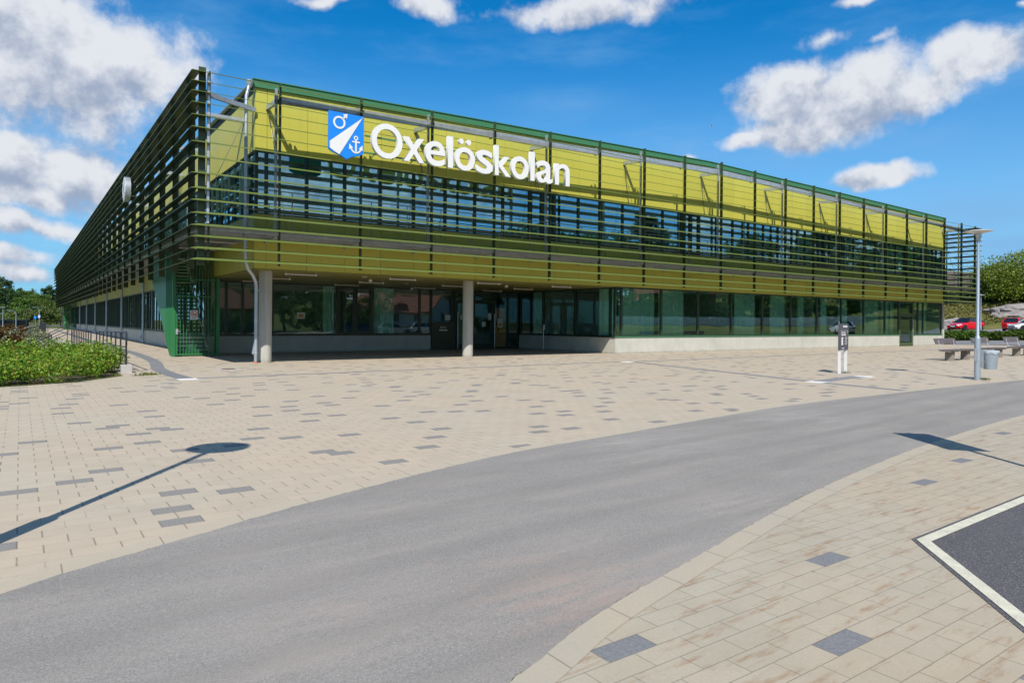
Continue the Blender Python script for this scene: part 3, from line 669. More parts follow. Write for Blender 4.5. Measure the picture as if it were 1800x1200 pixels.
q.box(WL+5.5, XR-0.3, W+7, W+7.1, 5.02, 8.1); q.box(10, 10.1, W+7.2, YE-1, 5.02, 8.1)
for k in range(6): q.box(12.3 + k*7.75, 12.4 + k*7.75, W+0.35, W+6.9, 5.02, 8.1)
for k in range(4): q.box(30.8 + k*9.3, 30.9 + k*9.3, W+0.35, W+6.5, 0.02, 3.5)
q.build('interior_wall', INTW, school)
# windows --------------------------------------------------------------
def window_mesh(wd, hg, splits=(), fr=0.06, dp=0.12, door=False, sash=False):
    f = MB(); h = dp / 2
    f.box(0, fr, -h, h, 0, hg); f.box(wd-fr, wd, -h, h, 0, hg); f.box(fr, wd-fr, -h, h, 0, fr); f.box(fr, wd-fr, -h, h, hg-fr, hg)
    for s in splits: f.box(s-fr/2, s+fr/2, -h+0.005, h-0.005, fr, hg-fr)
    if sash:
        for s0, s1 in sash:
            k = 0.075
            f.box(s0, s0+k, -h-0.02, h-0.01, fr, hg-fr); f.box(s1-k, s1, -h-0.02, h-0.01, fr, hg-fr)
            f.box(s0+k, s1-k, -h-0.02, h-0.01, fr, fr+k); f.box(s0+k, s1-k, -h-0.02, h-0.01, hg-fr-k, hg-fr)
    p = MB(); p.box(fr-0.01, wd-fr+0.01, -0.008, 0.008, fr-0.01, hg-fr+0.01)
    return f, p
WCACHE = {}
def window(key, wd, hg, loc, rz, glass, splits=(), fr=0.06, sash=False, name='window', frm=None):
    k = (key, round(wd, 3), round(hg, 3))
    if k not in WCACHE:
        f, p = window_mesh(wd, hg, splits, fr, sash=sash)
        fo = f.build(name, frm or FRAMEG, school); po = p.build('pane', glass, fo); WCACHE[k] = (fo, po, [0])
        fo.location = loc; fo.rotation_euler.z = rz; return fo
    fo, po, _ = WCACHE[k]
    a = fo.copy(); COL.objects.link(a); a.parent = school; a.location = loc; a.rotation_euler.z = rz
    b = po.copy(); COL.objects.link(b); b.parent = a
    return a
UZ0, UZ1 = 5.60, 7.98
x = WL + 0.02; i = 0
window('u', JX - x, UZ1-UZ0, (x, W+0.09, UZ0), 0, GLASS_U)
while JX + (i+1)*1.551 <= XR:
    if i in (8, 15, 24): window('us', 1.551, UZ1-UZ0, (JX+i*1.551, W+0.09, UZ0), 0, GLASS_U, splits=(0.775,), sash=((0.06, 0.75), (0.80, 1.49)))
    else: window('u', 1.551, UZ1-UZ0, (JX+i*1.551, W+0.09, UZ0), 0, GLASS_U)
    i += 1
window('u', XR-0.27-(JX+i*1.551), UZ1-UZ0, (JX+i*1.551, W+0.09, UZ0), 0, GLASS_U)
# left wing, upper storey (wide windows with mullions), facing -x
for k in range(18):
    y0 = W + 0.08 + k*6.3
    window('ul', 6.3, UZ1-UZ0, (WL+0.09, y0 + 6.3, UZ0), -math.pi/2, GLASS_U, splits=(0.9, 2.1, 3.15, 4.3, 5.3))
# ground floor right of the recess
GZ0, GZ1 = 0.925, 3.545
GX = [XC, 21.54, 24.62, 27.72, 30.82, 33.94, 37.03, 40.13, 43.25, 46.33, 49.45, 51.6]
for a, e in zip(GX[:-1], GX[1:]): window('g', e-a, GZ1-GZ0, (a, W+0.09, GZ0), 0, GLASS_G)
for a, e in ((53.9, 54.75), (54.75, 55.65), (55.65, XR-0.27)): window('g', e-a, GZ1-GZ0, (a, W+0.09, GZ0), 0, GLASS_G)
# recess: back wall and return wall
RZ0 = 0.90
RXs = [WL+0.27, 3.56, 4.32, 5.75, 9.16]
for a, e in zip(RXs[:-1], RXs[1:]): window('r', e-a, ZS-0.04-RZ0, (a, YB+0.09, RZ0), 0, GLASS_R)
window('rs', 11.16-9.16, ZS-0.04-RZ0, (9.16, YB+0.09, RZ0), 0, GLASS_R, splits=(1.0,), sash=((0.06, 0.96), (1.04, 1.94)))
window('r', 14.05-11.16, ZS-0.04-RZ0, (11.16, YB+0.09, RZ0), 0, GLASS_R)
window('r', 14.78-14.05, ZS-0.04-RZ0, (14.05, YB+0.09, RZ0), 0, GLASS_R)
RYs = [W+0.14, 2.35, 5.2, 8.15, YB-0.02]
for a, e in zip(RYs[:-1], RYs[1:]): window('r', e-a, ZS-0.04-RZ0, (XC+0.09, e, RZ0+0.01), -math.pi/2, GLASS_R)
# ground floor of the left wing
for k in range(17):
    y0 = YB + 0.02 + k*6.2
    window('gl', 6.2, 2.62, (WL+0.09, y0+6.2, GZ0), -math.pi/2, GLASS_G, splits=(0.8, 1.6, 2.6, 3.1, 4.2, 5.2))
# entrance screen: mailbox panel, two doors, sidelights
def door(loc, wd, hg, rz=0.0, transom=0.55, handle='bar', frm=FRAMEG):
    f = MB(); fr = 0.09; h = 0.06
    f.box(0, fr, -h, h, 0, hg); f.box(wd-fr, wd, -h, h, 0, hg); f.box(fr, wd-fr, -h, h, hg-fr, hg); f.box(fr, wd-fr, -h, h, hg-transom-0.09, hg-transom)
    f.box(fr+0.005, fr+0.12, -h-0.015, h-0.02, 0.02, hg-transom-0.095); f.box(wd-fr-0.12, wd-fr-0.005, -h-0.015, h-0.02, 0.02, hg-transom-0.095)
    f.box(fr+0.12, wd-fr-0.12, -h-0.015, h-0.02, 0.02, 0.30); f.box(fr+0.12, wd-fr-0.12, -h-0.015, h-0.02, hg-transom-0.22, hg-transom-0.095)
    o = f.build('door', frm, school); o.location = loc; o.rotation_euler.z = rz
    p = MB(); p.box(fr, wd-fr, -0.008, 0.008, 0.28, hg-transom-0.2); p.box(fr, wd-fr, -0.008, 0.008, hg-transom-0.01, hg-fr+0.01); p.build('pane', GLASS_R, o)
    hd = MB()
    if handle == 'bar': hd.tube([(wd-0.16, -0.14, 0.25), (wd-0.16, -0.14, 2.15)], 0.022); hd.tube([(wd-0.16, -0.05, 0.45), (wd-0.16, -0.14, 0.45)], 0.014); hd.tube([(wd-0.16, -0.05, 1.95), (wd-0.16, -0.14, 1.95)], 0.014)
    else: hd.tube([(0.18, -0.06, 0.95), (0.18, -0.13, 0.95), (0.18, -0.13, 1.3), (0.18, -0.06, 1.3)], 0.018)
    hd.build('handle', GALV, o, smooth=True)
    return o
HG = ZS - 0.04
q = MB(); q.box(14.80, 16.34, YB-0.02, YB+0.16, 0.0, 1.55); q.build('mailbox_panel', FRAMEG, school)
q = MB(); q.box(15.35, 15.75, YB-0.04, YB-0.018, 1.28, 1.33); q.box(15.30, 15.82, YB-0.04, YB-0.018, 1.10, 1.19); q.build('mail_slot', GALV, school)
window('r', 1.54, HG-1.55, (14.80, YB+0.09, 1.55), 0, GLASS_R)
door((16.36, YB+0.09, 0), 1.18, HG, handle='bar')
door((17.56, YB+0.09, 0), 1.62, HG, handle='loop')
q = MB(); q.tube([(19.12, YB-0.10, 0.05), (19.12, YB-0.10, 2.15)], 0.035); q.tube([(16.50, YB-0.10, 0.05), (16.50, YB-0.10, 2.2)], 0.035); q.build('door_barrier', GALV, school, smooth=True)
window('rd', 1.0, HG, (19.2, YB+0.09, 0), 0, GLASS_R)
window('rd', XC-20.2-0.02, HG, (20.2, YB+0.09, 0), 0, GLASS_R)
door((51.62, W+0.09, 0.0), 2.26, 3.53, transom=0.95, handle='bar', frm=mat('door_green', (0.05, 0.085, 0.03), 0.45))
# orange shelf behind the sidelight, notices on the glass
q = MB(); q.box(19.25, 20.15, YB+0.20, YB+0.22, 0.1, 2.5)
for k in range(4): q.box(19.25, 20.15, YB+0.13, YB+0.195, 0.35+k*0.52, 0.40+k*0.52)
q.build('orange_shelf', ORANGE, school)
NOTE = mat('notice_paper', (0.55, 0.66, 0.62), 0.7)
for nx, nz, nw, nh in ((18.75, 1.75, .28, .42), (18.3, 1.35, .26, .3), (19.45, 1.3, .36, .55), (16.75, 1.75, .26, .3), (15.7, 1.72, .38, .3), (7.0, 1.72, .42, .32)):
    q = MB(); q.box(nx, nx+nw, YB+0.066, YB+0.074, nz, nz+nh)
    o = q.build('notice', NOTE, school)
q = MB(); q.box(7.08, 7.34, YB+0.060, YB+0.064, 1.78, 1.96); q.box(19.52, 19.75, YB+0.060, YB+0.064, 1.36, 1.58); q.build('notice_print', mat('orange_print', (0.6, 0.3, 0.08), 0.7), school)
# curtains: wavy cloth just inside the glass
def curtain(x0, x1, y, z0, z1, alongy=False, m=CURT):
    n = max(8, int(abs(x1-x0)/0.045)); vs = []
    for k in range(n+1):
        t = x0 + (x1-x0)*k/n; o = 0.035*math.sin(k*1.25) + 0.015*math.sin(k*2.9+1)
        vs += [((y+o, t, z0) if alongy else (t, y+o, z0)), ((y+o, t, z1) if alongy else (t, y+o, z1))]
    b = MB(); b.add(vs, [(2*k, 2*k+2, 2*k+3, 2*k+1) for k in range(n)])
    return b.build('curtain', m, school, smooth=True, recalc=False)
rng = random.Random(5)
for a, e in ((21.2, 21.5), (21.7, 24.4), (24.8, 26.9), (31.6, 33.6), (35.3, 36.9), (38.4, 39.1), (41.2, 42.0), (43.5, 44.6), (46.6, 49.2), (49.6, 50.7), (51.0, 51.5), (55.8, 57.0)):
    curtain(a, e, W+0.42, 0.93, 3.5)
for a, e in ((5.2, 6.9), (8.4, 9.6), (3.2, 3.6), (16.1, 16.9), (20.6, 21.9), (24.7, 26.1), (29.4, 30.2), (33.9, 34.8), (38.6, 40.0), (45.0, 46.1), (52.0, 53.0)):
    curtain(a, e, W+0.45, 5.02, 8.0)
curtain(2.4, 3.6, XC+0.42, 0.93, 3.5, True); curtain(8.4, 9.6, XC+0.42, 0.93, 3.5, True)
for a, e in ((8.5, 9.1), (11.3, 12.6)): curtain(a, e, YB+0.42, 0.93, 3.5)
# chairs inside by the return wall
CHAIRM = mat('chair_wood', (0.35, 0.22, 0.10), 0.5)
for k in range(3):
    q = MB(); q.box(XC+1.2, XC+1.6, 3.1+k*0.9, 3.5+k*0.9, 0.44, 0.47); q.box(XC+1.2, XC+1.24, 3.12+k*0.9, 3.48+k*0.9, 0.62, 1.15)
    for dx in (1.22, 1.56):
        for dy in (3.13, 3.45): q.tube([(XC+dx, dy+k*0.9, 0.0), (XC+dx, dy+k*0.9, 0.44 if dx > 1.3 else 0.7)], 0.014, 6)
    q.build('indoor_chair', CHAIRM, school)
# pillars and rain pipes
def pillar(x, y):
    q = MB(); q.lathe((x, y, 0), [(0.245, -0.05), (0.245, 1.45), (0.244, 2.45), (0.245, ZS-0.031)], 36)
    m = pillar.m; return q.build('pillar', m, school, smooth=True)
def pillar_mat():
    m, nt, b = newmat('cast_concrete'); oc = nobj(nt); sep = nt.nodes.new('ShaderNodeSeparateXYZ'); nt.links.new(oc, sep.inputs[0])
    mp = nt.nodes.new('ShaderNodeMapping'); mp.inputs['Scale'].default_value = (9, 9, 0.5); nt.links.new(oc, mp.inputs[0])
    c = nmix(nt, nrange(nt, nnoise(nt, mp.outputs[0], 1.0, 5.0), 0.35, 0.7), (0.47, 0.46, 0.41), (0.36, 0.35, 0.30))
    c = nmix(nt, nrange(nt, nnoise(nt, mp.outputs[0], 2.1, 6.0, 0.7), 0.58, 0.72, 0.0, 0.5), c, (0.22, 0.20, 0.15))
    c = nmix(nt, nrange(nt, nnoise(nt, oc, 45.0, 2.0), 0.6, 0.72, 0.0, 0.4), c, (0.25, 0.24, 0.2))
    nt.links.new(c, b.inputs['Base Color']); b.inputs['Roughness'].default_value = 0.85; edge = nmath(nt, 'ADD', sep.outputs[2], nmath(nt, 'MULTIPLY', nmath(nt, 'SUBTRACT', nnoise(nt, oc, 5.0, 5.0, 0.7), 0.5), 0.2))
    c = nmix(nt, nrange(nt, edge, 0.0, 0.16, 0.45, 0.0), c, (0.20, 0.175, 0.13)); nt.links.new(c, b.inputs['Base Color'])
    nbump(nt, b, nnoise(nt, oc, 30.0, 4.0), 0.15, 0.01)
    return m
pillar.m = pillar_mat()
pillar(3.17, 2.62); pillar(12.43, 2.70)
def downpipe(pts, r=0.055, bracket=True):
    q = MB(); q.tube(pts, r, 12); o = q.build('downpipe', ZINC, school, smooth=True)
    c = MB()
    zs = [p[2] for p in pts]; x, y, _ = pts[-1]
    for z in (0.35, 1.6, 2.9):
        c.lathe((x, y, z), [(r+0.004, 0), (r+0.012, 0.004), (r+0.012, 0.05), (r+0.004, 0.054)], 12)
    c.build('pipe_clip', GALV, o)
    return o
p = downpipe([(2.28, 1.72, 10.36), (2.22, 1.70, 10.1), (2.16, 1.68, 9.85), (2.16, 1.68, 4.2), (2.18, 1.69, 3.75), (2.30, 1.78, 3.52), (2.55, 2.05, 3.30), (2.70, 2.22, 3.05), (2.72, 2.24, 2.75), (2.72, 2.24, 0.02)], 0.065)
q = MB(); q.lathe((2.72, 2.24, 0.0), [(0.075, 0.0), (0.075, 0.05)], 12); q.build('pipe_collar', PIPE_ORANGE, p)
q = MB(); q.prism([(2.60, 2.24, 0.35), (2.70, 2.24, 0.9), (2.70, 2.24, 0.62), (2.68, 2.24, 0.30)], (0, 0.12, 0)); q.build('pipe_guard', GALV, p)
q = MB(); q.lathe((2.28, 1.72, 10.2), [(0.07, 0.0), (0.15, 0.22), (0.15, 0.26)], 12); q.build('pipe_funnel', ZINC, p, smooth=True)
for k in range(7):
    y = 16.6 + 12.5 * k
    p = downpipe([(WL-0.16, y, 10.4), (WL-0.16, y, 4.0), (WL-0.16, y, 0.02)], 0.075)
    q = MB(); q.prism([(WL-0.20, y-0.05, 0.62), (WL-0.36, y-0.05, 0.42), (WL-0.20, y-0.05, 0.12)], (0, 0.1, 0)); q.build('pipe_guard', GALV, p)
# lights under the soffit
LAMPM = mat('tube_lamp', (0.50, 0.46, 0.43), 0.35)
def tube_light(x, y, z=ZS-0.13):
    q = MB(); q.tube([(x, y, z), (x+1.2, y, z)], 0.028, 10)
    for s in (0.02, 1.18): q.tube([(x+s, y, z), (x+s, y, ZS-0.03)], 0.012, 6)
    o = q.build('ceiling_light', LAMPM, school, smooth=True)
    c = MB()
    for s in (-0.02, 1.17): c.tube([(x+s, y, z), (x+s+0.05, y, z)], 0.036, 10)
    c.build('end_cap', WHITE, o)
for y in (2.15, 5.4, 8.4):
    for k in range(4): tube_light(3.8 + k*4.4, y)
q = MB()
for x, y in ((7.5, 3.2), (11.2, 6.6), (14.7, 3.4), (18.6, 3.2)): q.lathe((x, y, ZS-0.045), [(0.10, 0.0), (0.12, 0.02)], 16)
q.build('downlight', WHITE, school)
q = MB()
for x, y in ((8.3, 4.4), (15.5, 4.0), (13.2, 9.9)):
    q.lathe((x, y, ZS-0.17), [(0.03, 0.0), (0.075, 0.02), (0.09, 0.07), (0.075, 0.12), (0.05, 0.14)], 16)
q.build('camera_dome', WHITE, school, smooth=True)
q = MB()
for x in (26.9, 54.8): q.tube([(x, W-0.02, 4.25), (x, W-0.16, 4.22), (x, W-0.22, 4.18)], 0.03, 8); q.tube([(x-0.08, W-0.2, 4.2), (x+0.16, W-0.26, 4.15)], 0.05, 8)
q.build('wall_camera', WHITE, school, smooth=True)

# ------------------------------------------------------------------ walkway and louvre screens (part of the school)
WZ0, WZ1 = 4.66, 4.86
q = MB()
for s, e in ((0.40, XS-0.4),): q.box(s, e, 0.34, 0.42, WZ0, WZ1)
q.box(0.34, 0.40, 0.34, YE-0.3, WZ0, WZ1); q.box(0.42, XS-0.4, W-0.12, W-0.06, WZ0, WZ1-0.02); q.box(WL-0.12, WL-0.06, W-0.05, YE-0.3, WZ0, WZ1-0.02)
q.box(XS-0.40, XS-0.34, 0.34, 30, WZ0, WZ1)
walk = q.build('walkway', GALV, school)
def grating_mat():
    m, nt, b = newmat('walkway_grating'); oc = nobj(nt); sep = nt.nodes.new('ShaderNodeSeparateXYZ'); nt.links.new(oc, sep.inputs[0])
    fx = nmath(nt, 'FRACT', nmath(nt, 'DIVIDE', sep.outputs[0], 0.10)); fy = nmath(nt, 'FRACT', nmath(nt, 'DIVIDE', sep.outputs[1], 0.10))
    c = nmix(nt, nmath(nt, 'MAXIMUM', nmath(nt, 'LESS_THAN', fx, 0.25), nmath(nt, 'LESS_THAN', fy, 0.25)), (0.10, 0.11, 0.12), (0.30, 0.32, 0.34))
    nt.links.new(c, b.inputs['Base Color']); b.inputs['Roughness'].default_value = 0.5; b.inputs['Metallic'].default_value = 0.4
    return m
GRATE = grating_mat()
q = MB(); q.box(0.42, XS-0.42, 0.43, W-0.13, WZ1-0.05, WZ1-0.01); q.box(0.41, WL-0.13, W-0.04, YE-0.3, WZ1-0.05, WZ1-0.01); q.box(XR+0.1, XS-0.42, W-0.12, 30, WZ1-0.05, WZ1-0.01)
q.build('walkway_floor', GRATE, walk)
q = MB()            # handrail with stanchions
for z in (6.27, 5.55): q.tube([(0.55, 0.50, z), (XS-0.5, 0.50, z)], 0.020, 6)
for z in (6.27, 5.55): q.tube([(0.50, 0.55, z), (0.50, YE-0.5, z)], 0.020, 6)
k = 0
while 1.95 + 1.551*k < XS - 0.6: q.tube([(1.95+1.551*k, 0.50, WZ1), (1.95+1.551*k, 0.50, 6.27)], 0.022, 6); k += 1
for k in range(40): q.tube([(0.50, 2.0+2.8*k, WZ1), (0.50, 2.0+2.8*k, 6.27)], 0.022, 6)
q.build('walkway_rail', mat('rail_steel', (0.22, 0.25, 0.24), 0.45, 0.4), walk, smooth=True)
# blades: outer edge low, inner edge high
BD = 0.335; BT = R(17); TH = 0.022
dx_, dz_ = BD*math.cos(BT), BD*math.sin(BT)
def blade(b, pts, ext):          # pale green on top and edges, shade painted on the underside
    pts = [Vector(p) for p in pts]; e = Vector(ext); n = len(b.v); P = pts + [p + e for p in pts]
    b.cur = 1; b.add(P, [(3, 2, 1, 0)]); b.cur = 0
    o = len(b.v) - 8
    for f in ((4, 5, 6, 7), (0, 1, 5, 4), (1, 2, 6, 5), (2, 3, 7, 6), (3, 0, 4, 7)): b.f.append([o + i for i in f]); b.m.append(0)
sT, cT = TH*math.sin(BT), TH*math.cos(BT)
def blade_front(b, z, x0, x1, t0=0.0, t1=0.0):       # mitred ends
    blade(b, [(x0, 0.0, z), (x1, 0.0, z), (x1-t1, dx_, z+dz_), (x0+t0, dx_, z+dz_)], (0, -sT, cT))
def blade_left(b, z, y0, y1, t0=0.0):
    blade(b, [(0.0, y0, z), (dx_, y0+t0, z+dz_), (dx_, y1, z+dz_), (0.0, y1, z)], (-sT, 0, cT))
def blade_right(b, z, y0, y1):
    blade(b, [(XS, y0, z), (XS, y1, z), (XS-dx_, y1, z+dz_), (XS-dx_, y0+dx_, z+dz_)], (sT, 0, cT))
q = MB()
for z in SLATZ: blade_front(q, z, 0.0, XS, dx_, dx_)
front_screen = q.build('louvre_screen', [LOUVREG, LOUVRE_SHADE], school)
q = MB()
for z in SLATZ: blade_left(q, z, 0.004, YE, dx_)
left_screen = q.build('louvre_screen', [LOUVREM, LOUVRE_SHADE], school)
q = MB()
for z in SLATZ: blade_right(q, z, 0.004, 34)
right_screen = q.build('louvre_screen', [LOUVREM, LOUVRE_SHADE], school)
# posts (sub-parts of their screen); every other one is carried by a galvanised column
def post(scr, mk, loc):
    if mk not in post.c:
        b = MB(); b.box(-0.026, 0.026, -0.075, 0.075, 0, 1.0); o = b.build('screen_post', POSTG, scr); post.c[mk] = o
    else:
        o = post.c[mk].copy(); COL.objects.link(o); o.parent = scr
    o.location = loc[:3]; o.scale = (1, 1, loc[3] - loc[2]); return o
post.c = {}
for k in range(-1, 20):
    x = 3.0 + PITCH*k if k >= 0 else 0.62
    if x > XS - 0.5: continue
    post(front_screen, 'f', (x, 0.38, 3.57, post_top(x)))
post(front_screen, 'f', (XS-0.45, 0.40, 3.57, post_top(XS-0.4)))
for k in range(38):
    o = post(left_screen, 'l', (0.38, 0.32 if k == 0 else 2.0 + PITCH*(k-1), 3.45, 10.12)); o.rotation_euler.z = math.pi/2; o.scale.y = 1.5
for k in range(6):
    o = post(right_screen, 'r', (XS-0.40, 2.6 + PITCH*k, 3.57, 10.0)); o.rotation_euler.z = math.pi/2
# galvanised frame: columns, beam, arms to the wall, tie rods
for k in range(0, 20, 2):
    x = 3.0 + PITCH*k - 0.09; q = MB(); q.box(x-0.04, x+0.04, 0.52, 0.60, WZ1, post_top(x)-0.12); q.build('frame_column', GALV, front_screen)
for k in range(19):
    y = 0.3 + PITCH*k - 0.09; q = MB(); q.box(0.52, 0.60, y-0.04, y+0.04, WZ1, 9.9); q.build('frame_column', GALV, left_screen)
q = MB(); xs = [0.6] + [3.0 + PITCH*k for k in range(19)] + [XS-0.5]
for s, e in zip(xs[:-1], xs[1:]):
    zs, ze = post_top(s)-0.52, post_top(e)-0.52
    if s < 1: continue
    q.prism([(s+0.01, 0.54, zs-0.13), (e-0.01, 0.54, ze-0.13), (e-0.01, 0.54, ze+0.14), (s+0.01, 0.54, zs+0.14)], (0, 0.09, 0))
for k in range(19):
    x = 3.0 + PITCH*k; q.box(x-0.13, x-0.03, 0.53, 0.66, post_top(x)-0.70, post_top(x)-0.34)
q.build('frame_beam', GALV, front_screen)
q = MB()
q.box(0.60, 0.70, 0.6, YE-0.4, 9.28, 9.52); q.build('frame_beam', GALV, left_screen)
for k in range(0, 20, 2):
    x = 3.0 + PITCH*k; q = MB()
    q.prism([(x-0.09, 0.61, post_top(x)-0.48), (x-0.09, W-0.005, post_top(x)-0.40), (x-0.09, W-0.005, post_top(x)-0.58), (x-0.09, 0.61, post_top(x)-0.66)], (0.10, 0, 0)); q.build('frame_arm', GALV, front_screen)
q = MB(); q.bar((0.62, 0.9, 9.42), (WL-0.02, W-0.1, 9.42), 0.09, 0.16); q.build('frame_arm', GALV, front_screen)
for k in range(19):
    y = 3.4 + PITCH*2*k; q = MB(); q.bar((0.70, y, 9.40), (WL-0.01, y, 9.40), 0.10, 0.16); q.build('frame_arm', GALV, left_screen)
q = MB()
for k in range(0, 20, 2):
    x = 3.0 + PITCH*k
    q.tube([(x-0.03, W-0.06, post_top(x)-0.62), (x+0.10, W-0.07, post_top(x)-1.25)], 0.022, 6)
    q.tube([(x+0.10, W-0.07, post_top(x)-1.25), (x+0.35, 0.62, WZ1)], 0.010, 5); q.tube([(x-0.02, W-0.05, post_top(x)-0.7), (x+0.30, W-0.06, 8.0)], 0.012, 5)
for k in range(19):
    y = 3.4 + PITCH*2*k; q.tube([(WL-0.06, y, 9.30), (0.6, y+0.5, WZ1)], 0.010, 5)
q.build('tie_rod', mat('tie_steel', (0.16, 0.17, 0.16), 0.4, 0.6), front_screen)
for k in range(0, 20):             # brackets under the walkway
    x = 3.0 + PITCH*k; q = MB(); q.prism([(x-0.12, 0.43, WZ0-0.02), (x-0.12, W-0.02, WZ0-0.02), (x-0.12, W-0.02, WZ0-0.16), (x-0.12, 0.43, WZ0-0.08)], (0.08, 0, 0)); q.build('walkway_bracket', GALV, walk)
for x in (0.9,):
    q = MB(); q.tube([(0.75, 3.2, WZ0-0.08), (2.2, 3.2, WZ0-0.08)], 0.03, 8); q.tube([(0.75, 6.4, WZ0-0.08), (2.2, 6.4, WZ0-0.08)], 0.03, 8); q.build('walkway_light', LAMPM, walk, smooth=True)

# ------------------------------------------------------------------ stair cage at the corner (and one at the far end)
def stair_cage(y0, label, slatted=False):
    t = thing('stair_enclosure', label, 'staircase', (0.86, y0, 0))
    q = MB()        # solid side panel, its rear edge slants up and back with the flight
    top = WZ0 - 0.02
    if not slatted:
        n = 60; q.prism([(0, 0, 0.03), (0, 0.85, 0.03), (0, 6.2, ZS+0.2), (0, 6.2, top), (0, 0, top)], (0.05, 0, 0))
        for k in range(26): q.box(-0.012, 0.0, 0.04+k*0.07, 0.06+k*0.07, 0.05 if k < 12 else 0.05 + (k-11)*0.045, top-0.03)
    else:
        for k in range(22): q.box(0, 0.05, 0, 7.0, 0.15+k*0.155, 0.22+k*0.155)
        q.box(0, 0.05, 6.2, 6.5, 0, 3.6)
    q.build('side_panel', PANELG if not slatted else POSTG, t)
    q = MB(); q.box(-0.03, 0.09, -0.07, 0.06, 0, top); q.box(1.76, 1.90, -0.07, 0.07, 0, 3.50); q.box(1.72, 1.80, 0.08, 0.16, 0, top)
    q.build('cage_post', PANELG, t)
    q = MB(); w0, w1 = 0.10, 1.75      # barred gate and the fixed bars over it
    for z in (0.06, 2.62, 3.36): q.box(w0, w1, -0.03, 0.02, z, z+0.06)
    for k in range(13): x = w0 + 0.06 + k*0.127; q.box(x-0.013, x+0.013, -0.012, 0.028, 0.1, top)
    q.box(w0, w0+0.07, -0.04, 0.03, 0.05, 2.6)
    g = q.build('gate', PANELG, t)
    q = MB(); q.box(0.10, 0.19, -0.075, -0.045, 0.98, 1.22); q.tube([(0.15, -0.08, 1.1), (0.15, -0.13, 1.1), (0.27, -0.13, 1.1)], 0.012, 6); q.build('handle', GALV, g)
    q = MB()        # the flight: stringers, treads, handrails
    rise, run, n = 0.178, 0.225, 26
    q.bar((0.25, 0.35, 0.06), (0.25, 0.35+run*n, 0.06+rise*n), 0.03, 0.22); q.bar((1.55, 0.35, 0.06), (1.55, 0.35+run*n, 0.06+rise*n), 0.03, 0.22)
    fl = q.build('flight', GALV, t)
    q = MB()
    for k in range(n):
        q.box(0.27, 1.53, 0.30+run*k, 0.56+run*k, 0.10+rise*k, 0.135+rise*k); q.box(0.27, 1.53, 0.53+run*k, 0.545+run*k, 0.15+rise*k, 0.235+rise*k)
    q.build('treads', PANELG, fl)
    q = MB()
    for x in (0.25, 1.55):
        q.tube([(x, 0.30, 1.0), (x, 0.35+run*n, 1.0+rise*n)], 0.021, 6); q.tube([(x, 0.30, 0.55), (x, 0.35+run*n, 0.55+rise*n)], 0.016, 6)
        for k in range(0, n, 5): q.tube([(x, 0.4+run*k, 0.1+rise*k), (x, 0.4+run*k, 1.03+rise*k)], 0.018, 6)
    q.build('handrail', GALV, fl, smooth=True)
    return t
stair_cage(8.35, 'green steel stair enclosure with a barred gate and slanting panel at the school corner')
far = stair_cage(101.0, 'slatted stair enclosure at the far end of the left wing', True)
def ban_sign():
    t = thing('ban_sign', 'small white prohibition sign with a red ring hung on the green barred gate', 'sign', (1.53, 8.30, 1.62))
    q = MB(); q.box(0, 0.31, -0.015, 0.0, 0, 0.41); q.build('plate', WHITE, t)
    RED = mat('sign_red', (0.60, 0.02, 0.03), 0.5)
    c = (0.155, 0.265); q = MB(); n = 28
    for k in range(n):
        a, b_ = 2*math.pi*k/n, 2*math.pi*(k+1)/n
        q.prism([(c[0]+r*math.cos(s), -0.016, c[1]+r*math.sin(s)) for r, s in ((0.105, a), (0.130, a), (0.130, b_), (0.105, b_))], (0, -0.004, 0))
    q.bar((c[0]-0.078, -0.021, c[1]+0.078), (c[0]+0.078, -0.021, c[1]-0.078), 0.004, 0.026, up=(1, 0, 1)); q.build('ring', RED, t)
    q = MB(); q.prism([(x, -0.0165, z) for x, z in ((0.07, 0.255), (0.10, 0.265), (0.135, 0.235), (0.18, 0.238), (0.205, 0.262), (0.245, 0.262), (0.235, 0.245), (0.21, 0.24), (0.185, 0.215), (0.13, 0.205), (0.09, 0.235))], (0, -0.003, 0)); q.build('pictogram', BLACK, t)
    q = MB(); q.box(0.03, 0.28, -0.018, -0.0151, 0.095, 0.108); q.box(0.045, 0.265, -0.018, -0.0151, 0.055, 0.068); q.build('lettering', mat('sign_ink', (0.12, 0.11, 0.12), 0.6), t)
ban_sign()

